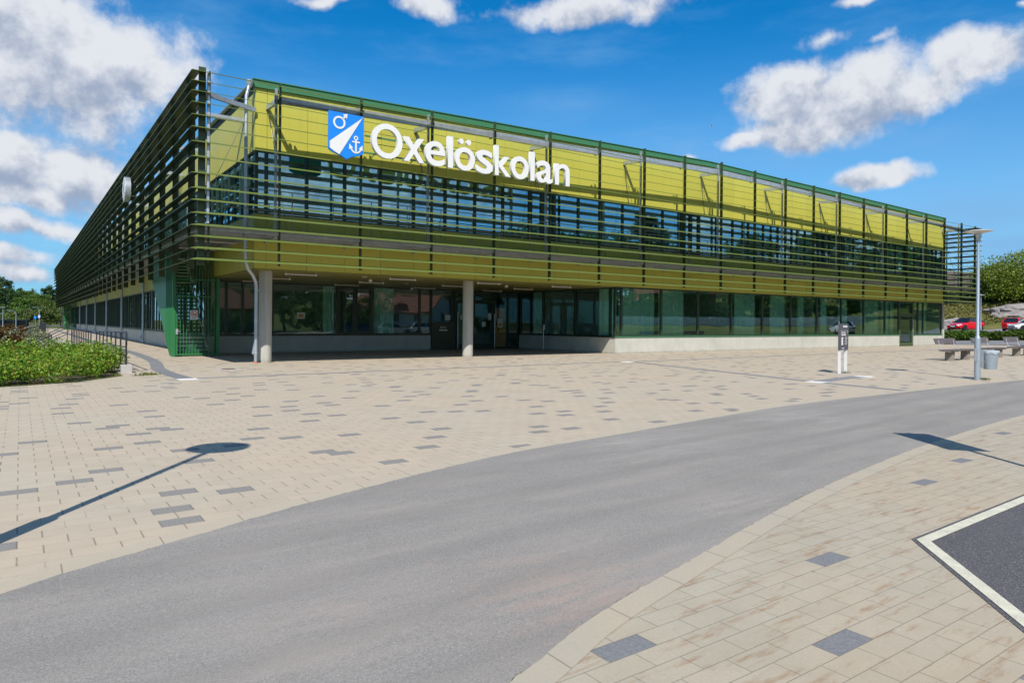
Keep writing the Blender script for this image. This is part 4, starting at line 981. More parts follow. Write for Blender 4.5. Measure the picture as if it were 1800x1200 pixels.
# ------------------------------------------------------------------ crest and lettering over the entrance
def crest():
    y = -0.36; x0, x1, zt, zb, zp = 4.53, 5.90, 9.27, 7.92, 7.58
    t = thing('crest_sign', 'blue shield-shaped crest with a white ray, ring and anchor on the louvre screen', 'crest', (x0, y, 0))
    wd = x1 - x0; H_ = zt - zp
    outl = [(0, zt), (wd, zt), (wd, zb), (wd*0.97, zb-0.07), (wd*0.85, zb-0.15), (wd*0.66, zb-0.22), (wd*0.5, zp), (wd*0.34, zb-0.22), (wd*0.15, zb-0.15), (wd*0.03, zb-0.07), (0, zb)]
    q = MB(); q.prism([(x, 0, z) for x, z in outl], (0, 0.09, 0)); bevel(q.build('shield', BLUE, t), 0.012, 2)
    P = lambda u, v: (u*wd, -0.006, zt - v*H_)
    q = MB(); q.prism([P(0.995, 0.01), P(0.94, 0.055), P(0.30, 0.915), P(0.17, 0.865), P(0.035, 0.80), P(0.03, 0.655)], (0, -0.012, 0)); q.build('ray', WHITE, t)
    q = MB(); n = 32; c = (0.29*wd, zt-0.225*H_)
    for k in range(n):
        a, b_ = 2*math.pi*k/n, 2*math.pi*(k+1)/n
        q.prism([(c[0]+r*math.cos(s), -0.006, c[1]+r*math.sin(s)) for r, s in ((0.165, a), (0.235, a), (0.235, b_), (0.165, b_))], (0, -0.012, 0))
    d = Vector((0.62, 0, 0.72)).normalized(); s0 = Vector((c[0], -0.012, c[1])) + d*0.21
    q.bar(s0, s0 + d*0.17, 0.07, 0.012, up=(0, 1, 0)); e = s0 + d*0.27; sd_ = Vector((d.z, 0, -d.x))*0.11
    q.prism([e, s0 + d*0.10 + sd_, s0 + d*0.13, s0 + d*0.10 - sd_], (0, -0.010, 0)); q.build('ring_and_arrow', WHITE, t)
    q = MB(); A = lambda u, v: Vector((u*wd, -0.012, zt - v*H_))
    cx_, cz_ = 0.765*wd, zt-0.505*H_
    for k in range(16):
        a, b_ = 2*math.pi*k/16, 2*math.pi*(k+1)/16
        q.prism([(cx_+r*math.cos(s), -0.006, cz_+r*math.sin(s)) for r, s in ((0.045, a), (0.085, a), (0.085, b_), (0.045, b_))], (0, -0.012, 0))
    q.bar(A(0.765, 0.55), A(0.765, 0.80), 0.065, 0.012, up=(0, 1, 0)); q.bar(A(0.655, 0.592), A(0.875, 0.592), 0.055, 0.0125, up=(0, 1, 0))
    arc = [(0.60, 0.70), (0.635, 0.765), (0.69, 0.81), (0.765, 0.83), (0.84, 0.81), (0.895, 0.765), (0.93, 0.70)]
    for a, b_ in zip(arc[:-1], arc[1:]): q.bar(A(*a), A(*b_), 0.062, 0.013, up=(0, 1, 0))
    for u, s in ((0.60, 1), (0.93, -1)): q.prism([P(u - s*0.02, 0.645), P(u + s*0.085, 0.735), P(u - s*0.03, 0.765)], (0, -0.013, 0))
    q.build('anchor', WHITE, t)
    q = MB(); q.bar((0.2, 0.12, 8.8), (1.2, 0.12, 8.8), 0.04, 0.06); q.bar((0.2, 0.12, 8.1), (1.2, 0.12, 8.1), 0.04, 0.06); q.build('mount', FASCIAG, t)
crest()
def glyph(ch, x0, x1, z0, z1, depth, bold=0.0):
    cu = bpy.data.curves.new('glyph', 'FONT'); cu.body = ch; cu.size = 1.0; cu.offset = bold; cu.extrude = 0.05; cu.resolution_u = 6
    o = bpy.data.objects.new('glyph', cu); COL.objects.link(o)
    dg = bpy.context.evaluated_depsgraph_get(); me = bpy.data.meshes.new_from_object(o.evaluated_get(dg))
    bpy.data.objects.remove(o); bpy.data.curves.remove(cu)
    co = np.array([v.co[:] for v in me.vertices]); lo, hi = co.min(0), co.max(0)
    nx = (co[:, 0]-lo[0])/(hi[0]-lo[0])*(x1-x0)+x0; nz = (co[:, 1]-lo[1])/(hi[1]-lo[1])*(z1-z0)+z0; ny = -(co[:, 2]-lo[2])/(hi[2]-lo[2])*depth
    me.vertices.foreach_set('co', np.stack([nx, ny, nz], 1).ravel()); me.flip_normals(); me.update()
    return me
def letters():
    t = thing('school_name_sign', 'big white raised letters reading Oxelöskolan across the louvre screen', 'sign', (0, -0.26, 0))
    B, XH, CAP = 7.86, 8.81, 9.13
    data = [('O', 6.19, 7.47, B-0.03, CAP+0.03), ('x', 7.52, 8.43, B, XH), ('e', 8.47, 9.37, B-0.02, XH+0.02), ('l', 9.50, 9.74, B, CAP), ('ö', 9.83, 10.79, B-0.02, CAP), ('s', 10.86, 11.69, B-0.02, XH+0.02),
            ('k', 11.79, 12.62, B, CAP), ('o', 12.64, 13.58, B-0.02, XH+0.02), ('l', 13.67, 13.91, B, CAP), ('a', 14.03, 14.93, B-0.02, XH+0.02), ('n', 15.06, 15.92, B, XH+0.02)]
    for ch, a, e, z0, z1 in data:
        me = glyph(ch, a, e, z0, z1, 0.15, 0.010); me.materials.append(WHITE); link('letter', me, t)
    q = MB()
    for z in (8.62, 7.98): q.bar((6.0, 0.06, z), (15.9, 0.06, z), 0.05, 0.06)
    for k in range(12): q.bar((6.4+k*0.82, 0.05, 7.98), (6.4+k*0.82, 0.30, 7.9), 0.03, 0.03)
    q.build('mounting_rail', FASCIAG, t)
letters()
def clock():
    t = thing('wall_clock', 'round white clock standing out from the left louvre screen', 'clock', (-0.10, 15.05, 8.17))
    q = MB(); n = 40
    q.tube([(0.0, 0, 0), (-0.24, 0, 0)], 0.62, n); q.build('drum', GALV, t, smooth=True)
    q = MB(); q.tube([(-0.241, 0, 0), (-0.256, 0, 0)], 0.575, n); q.build('dial', WHITE, t, smooth=True)
    q = MB()
    for k in range(12):
        a = math.pi*k/6; d = Vector((0, math.sin(a), math.cos(a))); q.bar(Vector((-0.262, 0, 0)) + d*0.44, Vector((-0.262, 0, 0)) + d*0.54, 0.03, 0.008, up=(1, 0, 0))
    q.build('hour_marks', BLACK, t)
    q = MB(); q.bar((-0.268, 0, -0.06), (-0.268, 0.16, 0.27), 0.045, 0.008, up=(1, 0, 0)); q.bar((-0.275, 0.05, 0.08), (-0.275, -0.30, -0.36), 0.032, 0.008, up=(1, 0, 0)); q.build('hands', BLACK, t)
    q = MB(); q.bar((0.0, 0, 0.3), (0.45, 0, 0.3), 0.06, 0.06); q.bar((0.0, 0, -0.3), (0.45, 0, -0.3), 0.06, 0.06); q.build('bracket', WHITE, t)
clock()

# ------------------------------------------------------------------ street furniture
def lamp_post(loc, h, label, group='lamp posts with flat round shades', scale=None):
    t = thing('street_lamp', label, 'street lamp', loc, 0, group)
    q = MB(); q.lathe((0, 0, 0), [(0.083, -0.05), (0.083, 1.22), (0.078, 1.27), (0.046, 1.34), (0.043, h-0.35), (0.040, h-0.30)], 16); q.build('pole', ZINC, t, smooth=True)
    q = MB(); q.box(-0.09, -0.078, -0.045, 0.045, 0.55, 0.95); q.build('hatch', GALV, t)
    q = MB(); q.lathe((0, 0, h-0.33), [(0.045, 0), (0.055, 0.06), (0.075, 0.17), (0.09, 0.21)], 20); q.build('head', GALV, t, smooth=True)
    q = MB(); q.lathe((0, 0, h-0.13), [(0.09, 0.03), (0.28, 0.075), (0.375, 0.098), (0.375, 0.106), (0.22, 0.135), (0.0, 0.155)], 32)
    q.build('shade', mat('lamp_shade_white', (0.62, 0.62, 0.60), 0.45), t, smooth=True)
    return t
lamp_a = lamp_post((19.0, -15.88, 0), 4.5, 'grey lamp post with a flat round shade beside the hanging litter bin')
dup(lamp_a, (-5.12, -19.14, 0), 0.4, 'lamp post just outside the left edge, known by its long shadow on the paving')
g = onD(1724, 70.5); dup(lamp_a, (g[0], g[1], float(terrain(*g)) + 0.0), 0, 'farther lamp post rising from the hedge in front of the red hatchback')
g = onD(5, 118); dup(lamp_a, (g[0], g[1], float(terrain(*g))), 0, 'lamp post on the far lawn at the left beyond the reddish bush')
g = onD(-2, 165); dup(lamp_a, (g[0], g[1], float(terrain(*g)) + 0.6), 0, 'most distant round-shaded lamp post at the left, before the wooded hill')
def litter_bin():
    t = thing('litter_bin', 'grey metal litter bin with a bag over its rim hanging beside the lamp post', 'litter bin', (19.33, -16.10, 0))
    q = MB(); q.lathe((0, 0, 0.32), [(0.165, 0.0), (0.17, 0.02), (0.215, 0.52), (0.222, 0.54), (0.205, 0.54), (0.17, 0.06), (0.0, 0.05)], 28); q.build('barrel', mat('bin_metal', (0.36, 0.42, 0.47), 0.42, 0.35, 0.1), t, smooth=True)
    q = MB(); r = random.Random(2); n = 28; vs = []
    for rr, z in ((0.20, 0.86), (0.232, 0.885), (0.238, 0.84), (0.226, 0.79)):
        for k in range(n):
            j = 1 + 0.035*math.sin(k*1.9) + r.uniform(-.012, .012); vs.append((rr*j*math.cos(2*math.pi*k/n), rr*j*math.sin(2*math.pi*k/n), z + (0.02*math.sin(k*1.3) if z < 0.85 else 0)))
    q.add(vs, [(i*n+k, i*n+(k+1)%n, (i+1)*n+(k+1)%n, (i+1)*n+k) for i in range(3) for k in range(n)]); q.build('bag', mat('bin_bag', (0.42, 0.48, 0.52), 0.4), t, smooth=True)
    q = MB(); q.bar((-0.30, 0.20, 0.55), (-0.14, 0.09, 0.55), 0.06, 0.02); q.bar((-0.30, 0.20, 0.78), (-0.16, 0.10, 0.78), 0.06, 0.02); q.box(-0.25, -0.19, 0.10, 0.17, 0.35, 0.9); q.build('bracket', GALV, t)
litter_bin()
def opener_post():
    t = thing('door_opener_post', 'slim steel post with a push button before the right wall of the entrance recess', 'post', (20.55, 7.38, 0))
    q = MB(); q.tube([(0, 0, 0), (0, 0, 1.42)], 0.035, 10); q.build('post', GALV, t, smooth=True)
    q = MB(); q.box(-0.06, 0.06, -0.06, -0.034, 1.2, 1.5); q.build('button_box', WHITE, t)
    q = MB(); q.lathe((0, 0, 0), [(0.10, 0.0), (0.10, 0.02), (0.04, 0.03)], 14); q.build('foot', BLACK, t)
opener_post()
def weeds(loc, label, n=60, r=0.2, seed=1):
    rg = random.Random(seed); q = MB()
    for k in range(n):
        a, d = rg.uniform(0, 6.28), rg.uniform(0, r); x, y = d*math.cos(a), d*math.sin(a)*0.7; h = rg.uniform(.04, .11); dx, dy = rg.uniform(-.07, .07), rg.uniform(-.07, .07)
        q.add([(x-.012, y, 0), (x+.012, y, 0), (x+dx, y+dy, h)], [(0, 1, 2)])
    o = q.build('weed_tuft', leafmat('weed_leaf', (0.06, 0.11, 0.015), (0.16, 0.17, 0.03)), recalc=False); o.location = loc; return tag(o, label, 'weeds')
weeds((19.08, -16.06, 0), 'small green weeds round the foot of the near lamp post', seed=3)
weeds((17.8, -12.42, 0.01), 'dry weeds between the white legs of the information sign', seed=4, r=0.28)
weeds((-1.55, -2.3, 0.0), 'weeds at the corner of the shrub bed by the concrete block', seed=5, r=0.35, n=120)
def info_sign():
    a = math.atan2(0.09, 0.63)
    t = thing('information_sign', 'slim dark grey information sign on two white legs in the plaza', 'sign', (17.47, -12.39, 0), a)
    wd = 0.66
    for x in (0.03, wd-0.11):
        q = MB(); q.box(x, x+0.085, -0.035, 0.035, -0.03, 0.80); q.build('leg', WHITE, t)
    q = MB(); q.box(0, wd, -0.06, 0.02, 0.79, 1.66); bevel(q.build('board', mat('sign_grey', (0.085, 0.08, 0.092), 0.5, 0.0, 0.05), t), 0.006, 1)
    INK = mat('sign_white', (0.75, 0.74, 0.74), 0.5)
    for txt, x0, x1, z0, z1 in (('Ramdalen', 0.20, 0.56, 1.535, 1.61), ('Kunskap', 0.07, 0.40, 1.335, 1.39), ('Kulturskola', 0.07, 0.44, 1.265, 1.325), ('Information', 0.15, 0.30, 0.83, 0.865)):
        me = glyph(txt, x0, x1, z0, z1, 0.004, 0.02); me.materials.append(INK); o = link('lettering', me, t); o.location.y = -0.061
    q = MB(); q.box(0.02, wd-0.02, -0.063, -0.0602, 1.425, 1.432)
    q.prism([(x, -0.0602, z) for x, z in ((0.08, 0.95), (0.20, 0.95), (0.20, 1.12), (0.16, 1.13), (0.16, 1.15), (0.21, 1.16), (0.21, 1.21), (0.08, 1.21))], (0, -0.003, 0))
    for k, (x0, x1) in enumerate(((0.36, 0.57), (0.37, 0.55), (0.36, 0.52), (0.36, 0.56), (0.36, 0.51))): q.box(x0, x1, -0.063, -0.0602, 1.19-k*0.055, 1.205-k*0.055)
    q.box(0.59, 0.62, -0.063, -0.0602, 1.35, 1.385); q.build('plan', INK, t)
    q = MB(); q.box(0.06, 0.12, -0.063, -0.0602, 0.825, 0.87); q.build('emblem', BLUE, t)
    q = MB(); q.box(-0.15, wd+0.15, -0.22, 0.22, -0.02, 0.012); q.build('footing', CONCG, t)
info_sign()
WOOD = mat('weathered_wood', (0.115, 0.10, 0.10), 0.75, 0.0, 0.25, 6.0, 0.2)
STONE = mat('bench_leg', (0.24, 0.21, 0.18), 0.85, 0.0, 0.2, 5.0, 0.2)
def bench(loc, rz, label):
    t = thing('park_bench', label, 'bench', loc, rz, 'wooden benches on the plaza')
    for s in (-0.95, 0.95):
        q = MB(); q.prism([(s-0.20, 0, 0), (s+0.12, 0, 0), (s+0.17, 0, 0.42), (s-0.15, 0, 0.42)], (0, 0.30, 0)); o = q.build('leg', STONE, t); o.location = (0, -0.15, 0)
        q = MB(); q.box(s-0.5, s+0.45, -0.22, 0.22, 0.42, 0.46); q.build('bearer', STONE, t)
    q = MB()
    for k in range(4): q.box(-1.45, 1.55, -0.30+k*0.155, -0.30+k*0.155+0.14, 0.462, 0.515)
    bevel(q.build('seat', WOOD, t), 0.008, 1)
    q = MB(); q.prism([(-1.40, 0.40, 0.76), (0.95, 0.40, 0.76), (1.0, 0.47, 1.03), (-1.50, 0.47, 1.03)], (0, 0.05, 0)); bevel(q.build('backrest', WOOD, t), 0.008, 1)
    for x in (-1.1, 0.7):
        q = MB(); q.tube([(x, 0.26, 0.47), (x, 0.38, 0.62), (x, 0.45, 0.95)], 0.022, 8); q.build('back_support', GALV, t, smooth=True)
    return t
b0 = bench((31.6, -10.3, 0), 0.05, 'weathered wooden bench nearest the school, left of the lamp post')
dup(b0, (36.3, -10.0, 0), 0.05, 'middle wooden bench partly hidden behind the lamp post and bin')
dup(b0, (41.1, -9.75, 0), 0.05, 'rightmost wooden bench at the edge of the view')
def street_sign():
    t = thing('street_sign', 'tall narrow notice board on a post just outside the right edge, seen by its shadow', 'sign', (4.42, -22.30, 0))
    q = MB(); q.tube([(0, 0, -0.05), (0, 0, 3.1)], 0.035, 10); q.build('post', GALV, t, smooth=True)
    q = MB(); q.prism([(-0.20, 0.13, 1.75), (0.20, -0.13, 1.62), (0.20, -0.13, 3.0), (-0.20, 0.13, 3.10)], (0.02, 0.03, 0)); q.build('board', WHITE, t)
street_sign()

# ------------------------------------------------------------------ handrails, block and steps at the left
def railing(name, pts, label, n_post, drop, mid=True, loop=True, ground=0.0):
    t = thing(name, label, 'railing', (0, 0, 0), 0, 'black handrails by the left wing')
    P = [Vector(p) for p in pts]; q = MB(); q.tube(P, 0.024, 8)
    if mid: q.tube([p - Vector((0, 0, drop)) for p in P], 0.020, 8)
    if loop:
        e = P[0]; d = (P[0]-P[1]).normalized()*0.10
        q.tube([e, e + d*0.7 - Vector((0, 0, 0.05)), e + d - Vector((0, 0, drop/2)), e + d*0.7 - Vector((0, 0, drop-0.05)), e - Vector((0, 0, drop))], 0.022, 8)
    q.build('rail', RAILM, t, smooth=True)
    L_ = [0]
    for a, b_ in zip(P[:-1], P[1:]): L_.append(L_[-1] + (b_-a).length)
    for k in range(n_post):
        s = L_[-1]*k/(n_post-1); i = max(j for j in range(len(P)-1) if L_[j] <= s + 1e-6); f = (s-L_[i])/max(1e-6, L_[i+1]-L_[i]); p = P[i].lerp(P[i+1], min(1, f))
        g = max(float(terrain(p.x, p.y)), -1.6) if callable(ground) else p.z - ground
        b = MB(); b.tube([(p.x, p.y, g), (p.x, p.y, p.z)], 0.024, 8); b.build('post', RAILM, t, smooth=True)
    return t
railing('handrail', [(-1.95, -0.95, 1.22), (-1.95, 9.0, 1.10)], 'black handrail along the walk beside the shrub bed, looped at its near end', 8, 0.45, ground=1.1)
railing('handrail', [(-1.98, 25.8, 1.08), (-2.3, 25.8, 1.05), (-4.0, 25.0, 0.12)], 'nearest black handrail sloping down beside the concrete steps', 3, 0.4, ground=0.98)
railing('handrail', [(-1.98, 30.5, 1.08), (-2.3, 30.5, 1.05), (-4.0, 29.7, 0.12)], 'second black handrail sloping down the concrete steps', 3, 0.4, ground=0.98)
railing('handrail', [(-1.98, 70.4, 1.06), (-2.3, 70.4, 1.03), (-4.4, 69.5, 0.10)], 'farther black handrail sloping down the grass side of the steps', 4, 0.4, ground=0.98)
railing('handrail', [(-1.98, 78, 1.06), (-2.3, 78, 1.03), (-4.4, 77, 0.10)], 'most distant black handrail sloping down the grass side of the steps', 4, 0.4, ground=0.98)
railing('handrail', [(-2.0, 79.5, 1.06), (-2.0, 112, 1.06)], 'long black handrail on the edge of the walk beyond the steps', 20, 0.45, ground=1.06)
railing('handrail', [(-2.0, 11.2, 1.10), (-2.0, 25.2, 1.06)], 'middle black handrail on the edge of the walk before the steps', 11, 0.45, ground=1.06)
q = MB(); q.box(-2.10, -1.80, -1.15, -0.80, -0.03, 0.24); bevel(tag(q.build('concrete_block', CONCG), 'small concrete block at the foot of the handrail by the shrubs', 'concrete block'), 0.015, 2)
q = MB()
for k in range(6): q.box(-2.15-0.33*(k+1), -2.15-0.33*k-0.004, 31.0, 69.8, -1.3, -0.005-0.155*k)
struct(q.build('steps', CONC))
q = MB(); q.box(-7.5, -4.15, 27, 69.8, -1.2, -0.86); struct(q.build('lower_path', CONCG))

# ------------------------------------------------------------------ foliage
def leaves_mesh(name, pts, size, m, rng_, up=0.35, asp=0.55):
    n = len(pts); nr = rng_.normal(size=(n, 3)); nr[:, 2] += up*2; nr /= np.linalg.norm(nr, axis=1)[:, None]
    r = rng_.normal(size=(n, 3)); a = np.cross(nr, r); a /= np.linalg.norm(a, axis=1)[:, None] + 1e-9; b = np.cross(nr, a)
    s = size * rng_.uniform(0.6, 1.35, n)[:, None]
    v = np.stack([pts - a*s, pts - b*s*asp + nr*s*0.12, pts + a*s, pts + b*s*asp + nr*s*0.12], 1).reshape(-1, 3)
    me = bpy.data.meshes.new(name); me.vertices.add(4*n); me.vertices.foreach_set('co', v.ravel())
    me.loops.add(4*n); me.loops.foreach_set('vertex_index', np.arange(4*n)); me.polygons.add(n); me.polygons.foreach_set('loop_start', np.arange(0, 4*n, 4)); me.polygons.foreach_set('loop_total', np.full(n, 4))
    me.materials.append(m); me.update(calc_edges=True); return me
def clumps(rng_, n_cl, rad, cl_r, n_leaf, shell=0.55, zmin=-1.0):
    """leaf positions: clumps spread through an ellipsoid, more of them near its skin"""
    c = []
    while len(c) < n_cl:
        p = rng_.normal(size=3); p /= np.linalg.norm(p); p *= rng_.uniform(shell, 1.0)
        if p[2] > zmin: c.append(p)
    c = np.array(c)*np.array(rad); k = rng_.integers(0, n_cl, n_leaf)
    o = rng_.normal(size=(n_leaf, 3)); o /= np.linalg.norm(o, axis=1)[:, None]; o *= (rng_.uniform(0, 1, n_leaf)**0.45)[:, None]
    rr = cl_r*rng_.uniform(0.6, 1.3, n_cl)
    return c[k] + o*rr[k][:, None]*np.array([1, 1, 0.75])
LEAF_BED = leafmat('bed_leaf', (0.048, 0.135, 0.009), (0.280, 0.385, 0.032), (0.27, 0.12, 0.03), trans=0.28, scale=2.0, fine=11.0)
LEAF_RED = leafmat('red_leaf', (0.14, 0.045, 0.022), (0.09, 0.085, 0.020), trans=0.25, scale=2.5)
LEAF_HEDGE = leafmat('hedge_leaf', (0.045, 0.100, 0.012), (0.115, 0.185, 0.022), trans=0.25, scale=1.5)
LEAF_BROAD = leafmat('broad_leaf', (0.050, 0.115, 0.013), (0.145, 0.220, 0.030), trans=0.32, scale=0.5, fine=3.0)
LEAF_PALE = leafmat('pale_leaf', (0.085, 0.130, 0.030), (0.150, 0.190, 0.050), trans=0.3, scale=0.6, fine=3.0)
LEAF_PINE = leafmat('pine_leaf', (0.022, 0.060, 0.014), (0.055, 0.110, 0.028), trans=0.18, scale=0.4, fine=3.0)
BARK = mat('bark', (0.10, 0.075, 0.055), 0.9, 0.0, 0.3, 8.0, 0.3)
FLOWER = mat('cream_flower', (0.62, 0.60, 0.42), 0.8)
def shrub_bed():
    rg = np.random.default_rng(11); pts = []
    poly = [(-1.75, -2.2), (-2.7, -3.4), (-3.6, -4.1), (-4.6, -4.65), (-9.5, -5.5), (-14, -4.5), (-14, 5.2), (-2.4, 5.2), (-2.25, 1.0)]
    def inside(x, y):
        c = False; j = len(poly)-1
        for i in range(len(poly)):
            (xi, yi), (xj, yj) = poly[i], poly[j]
            if (yi > y) != (yj > y) and x < (xj-xi)*(y-yi)/(yj-yi)+xi: c = not c
            j = i
        return c
    k = 0
    while k < 260:
        x, y = rg.uniform(-14, -1.9), rg.uniform(-5.2, 5.2)
        if not inside(x, y): continue
        k += 1; h = rg.uniform(0.5, 1.0) * (0.95 if x > -7 else 0.8); r = rg.uniform(0.35, 0.55)
        n = 480 if x > -8.5 else 90
        o = rg.normal(size=(n, 3)); o /= np.linalg.norm(o, axis=1)[:, None]; o *= (rg.uniform(0.15, 1, n)**0.4)[:, None]
        P = np.array([x, y, h*0.52]) + o*np.array([r, r, h*0.52]); P[:, 2] = np.maximum(P[:, 2], 0.02); pts.append(P)
    me = leaves_mesh('shrub_bed', np.concatenate(pts), 0.042, LEAF_BED, rg, up=0.5)
    o = link('shrub_bed', me); o['kind'] = 'stuff'; tag(o, 'thick bed of low glossy green shrubs left of the plaza', 'shrubs')
    q = MB(); q.prism([(x-0.55, y+0.75, -0.30) for x, y in poly], (0, 0, 0.305)); struct(q.build('soil', mat('soil', (0.09, 0.065, 0.045), 0.95, 0.0, 0.3, 5.0)))
shrub_bed()
def plant(name, label, cat, loc, seed, crown_r, crown_c, n_cl, cl_r, n_leaf, leaf, m, trunk=None, group=None, asp=0.55, zmin=-0.6, flowers=0, rz=0.0):
    rg = np.random.default_rng(seed); t = thing(name, label, cat, loc, rz, group)
    pts = clumps(rg, n_cl, crown_r, cl_r, n_leaf, zmin=zmin) + np.array([0, 0, crown_c])
    pts = pts[pts[:, 2] > 0.03]
    link('crown', leaves_mesh('crown', pts, leaf, m, rg, asp=asp), t)
    if trunk:
        q = MB(); r = random.Random(seed); th_, tr = trunk
        q.tube([(0, 0, -0.3), (0.05, 0, th_*0.5), (0.0, 0.06, th_), (0.05, 0.0, crown_c+crown_r[2]*0.5)], [tr*1.25, tr, tr*0.8, tr*0.25], 8)
        for k in range(5):
            a = k*1.26 + r.uniform(-.3, .3); z = th_ + r.uniform(-0.1, 0.4)*crown_r[2]
            q.tube([(0, 0, z), (math.cos(a)*crown_r[0]*0.35, math.sin(a)*crown_r[1]*0.35, z+crown_r[2]*0.35), (math.cos(a)*crown_r[0]*0.7, math.sin(a)*crown_r[1]*0.7, z+crown_r[2]*0.55)], [tr*0.5, tr*0.3, tr*0.1], 6)
        q.build('trunk', BARK, t, smooth=True)
    if flowers:
        fp = pts[rg.integers(0, len(pts), flowers*3)]; fp = fp[(fp[:, 2] > crown_c*0.7)][:flowers]
        link('blossom', leaves_mesh('blossom', fp + np.array([-0.1, -0.15, 0.1]), leaf*0.9, FLOWER, rg, up=1.0, asp=1.0), t)
    return t
plant('red_bush', 'rounded reddish bush at the left edge behind the green shrub bed', 'bush', (*onD(12, 34), -0.78), 21, (0.95, 0.95, 1.0), 1.2, 36, 0.36, 4200, 0.06, LEAF_RED, (0.7, 0.06))
# hedge in front of the car park, built as a row of clipped shrubs
def hedge(label, px0, px1, D0, D1, seed):
    rg = np.random.default_rng(seed); pts = []; n = 44
    for k in range(n):
        s = (k+0.5)/n; g = onD(px0+(px1-px0)*s, D0+(D1-D0)*s); z = float(terrain(*g))
        h = rg.uniform(0.85, 1.12); o = rg.normal(size=(230, 3)); o /= np.linalg.norm(o, axis=1)[:, None]; o *= (rg.uniform(0.2, 1, 230)**0.4)[:, None]
        pts.append(np.array([g[0], g[1], z+h*0.48]) + o*np.array([0.75, 0.75, h*0.5]))
    o = link('hedge', leaves_mesh('hedge', np.concatenate(pts), 0.12, LEAF_HEDGE, rg)); return tag(o, label, 'hedge')
hedge('low clipped green hedge between the plaza lane and the parked cars', 1655, 1730, 70.0, 69.4, 31)
hedge('low hedge continuing to the right edge below the red estate car', 1735, 1960, 69.3, 66.5, 32)
# bushes and trees on the bank at the right
def bank(px, D, seed, label, name='bush', r=(2.6, 2.6, 2.4), m=LEAF_BROAD, flowers=0, n=5200, leaf=0.14, ncl=60, dz=0.0):
    g = onD(px, D); z = float(terrain(*g)) + dz
    return plant(name, label, 'bush' if name == 'bush' else 'tree', (g[0], g[1], z), seed, r, r[2]*0.95, ncl, r[0]*0.32, n, leaf, m, (r[2]*0.6, 0.12), 'bushes on the bank at the right', flowers=flowers)
bank(1788, 88, 41, 'big flowering elder bush with cream blossom at the right edge', r=(4.8, 4.8, 3.3), flowers=260, n=17000, ncl=110, m=leafmat('elder_leaf', (0.105, 0.195, 0.018), (0.280, 0.370, 0.045), trans=0.3, scale=0.6, fine=3.0))
bank(1752, 90, 42, 'leafy bush with a few cream flowers left of the big elder', r=(3.0, 3.0, 2.5), flowers=60, n=9000, ncl=80)
bank(1716, 94, 43, 'dark green bush behind the lamp posts at the foot of the bank', r=(2.2, 2.2, 1.15))
bank(1690, 92, 44, 'small dark bush on the rocky bank above the red hatchback', r=(1.8, 1.8, 0.95), n=3500)
bank(1668, 92, 45, 'low yellowish bush beside the building end on the bank', r=(1.7, 1.7, 0.8), m=LEAF_PALE, n=3000)
bank(1738, 91, 46, 'low bright bush under the elder on the bank', r=(2.2, 2.2, 0.9), m=LEAF_PALE, n=4000)
bank(1830, 96, 47, 'tall bush rising behind the elder beyond the frame', r=(4.5, 4.5, 3.0), n=12000, ncl=90)
bank(1775, 110, 48, 'tree top showing behind the flowering elder', name='bank_tree', r=(4.0, 4.0, 2.3), n=9000, ncl=80, leaf=0.2)
bank(1815, 88, 49, 'low leafy bush on the bank above the red estate car', r=(2.0, 2.0, 1.2), m=LEAF_BROAD, n=3200)
def grass_bank():
    rg = np.random.default_rng(51); pts = []
    for k in range(9000):
        px, D = rg.uniform(1640, 1860), rg.uniform(82.5, 96); g = onD(px, D); pts.append((g[0], g[1], float(terrain(*g)) + rg.uniform(0.05, 0.45)))
    me = leaves_mesh('bank_grass', np.array(pts), 0.20, leafmat('bank_grass_blade', (0.12, 0.14, 0.03), (0.26, 0.21, 0.075), trans=0.3, scale=0.8, fine=2.0), rg, up=-0.2, asp=0.28)
    o = link('bank_grass', me); o['kind'] = 'stuff'; tag(o, 'tall dry and green grass on the rocky bank behind the cars', 'grass')
grass_bank()
ROCK = mat('granite', (0.25, 0.225, 0.215), 0.9, 0.0, 0.35, 1.5, 0.5, fine=12.0)
def rock(px, D, sx, sy, sz, seed, label, dz=0.0):
    import bmesh
    g = onD(px, D); rg = random.Random(seed); bm = bmesh.new(); bmesh.ops.create_icosphere(bm, subdivisions=4, radius=1.0)
    from mathutils import noise as mn
    for v in bm.verts:
        n = mn.fractal(v.co*1.6 + Vector((seed, 0, 0)), 1.0, 2.0, 4); k = 1 + 0.28*n; v.co = Vector((v.co.x*sx*k, v.co.y*sy*k, max(-0.4, v.co.z)*sz*k))
    me = bpy.data.meshes.new('boulder'); bm.to_mesh(me); bm.free(); me.materials.append(ROCK)
    o = link('boulder', me); o.location = (g[0], g[1], float(terrain(*g)) + dz); o.rotation_euler.z = YAW*-1.0; return tag(o, label, 'rock', 'granite outcrops on the bank')
rock(1782, 84.6, 3.3, 2.0, 1.25, 3, 'large sloping granite outcrop above the red estate car', -0.25)
rock(1678, 83.5, 2.6, 1.4, 1.05, 7, 'low grey granite ledge behind the red hatchback')
rock(1705, 84.5, 1.8, 1.2, 0.6, 9, 'small granite ledge between the two lamp posts', -0.15)
rock(1800, 90, 2.2, 1.8, 1.4, 12, 'granite rock half hidden at the right edge under the elder', 0.2)

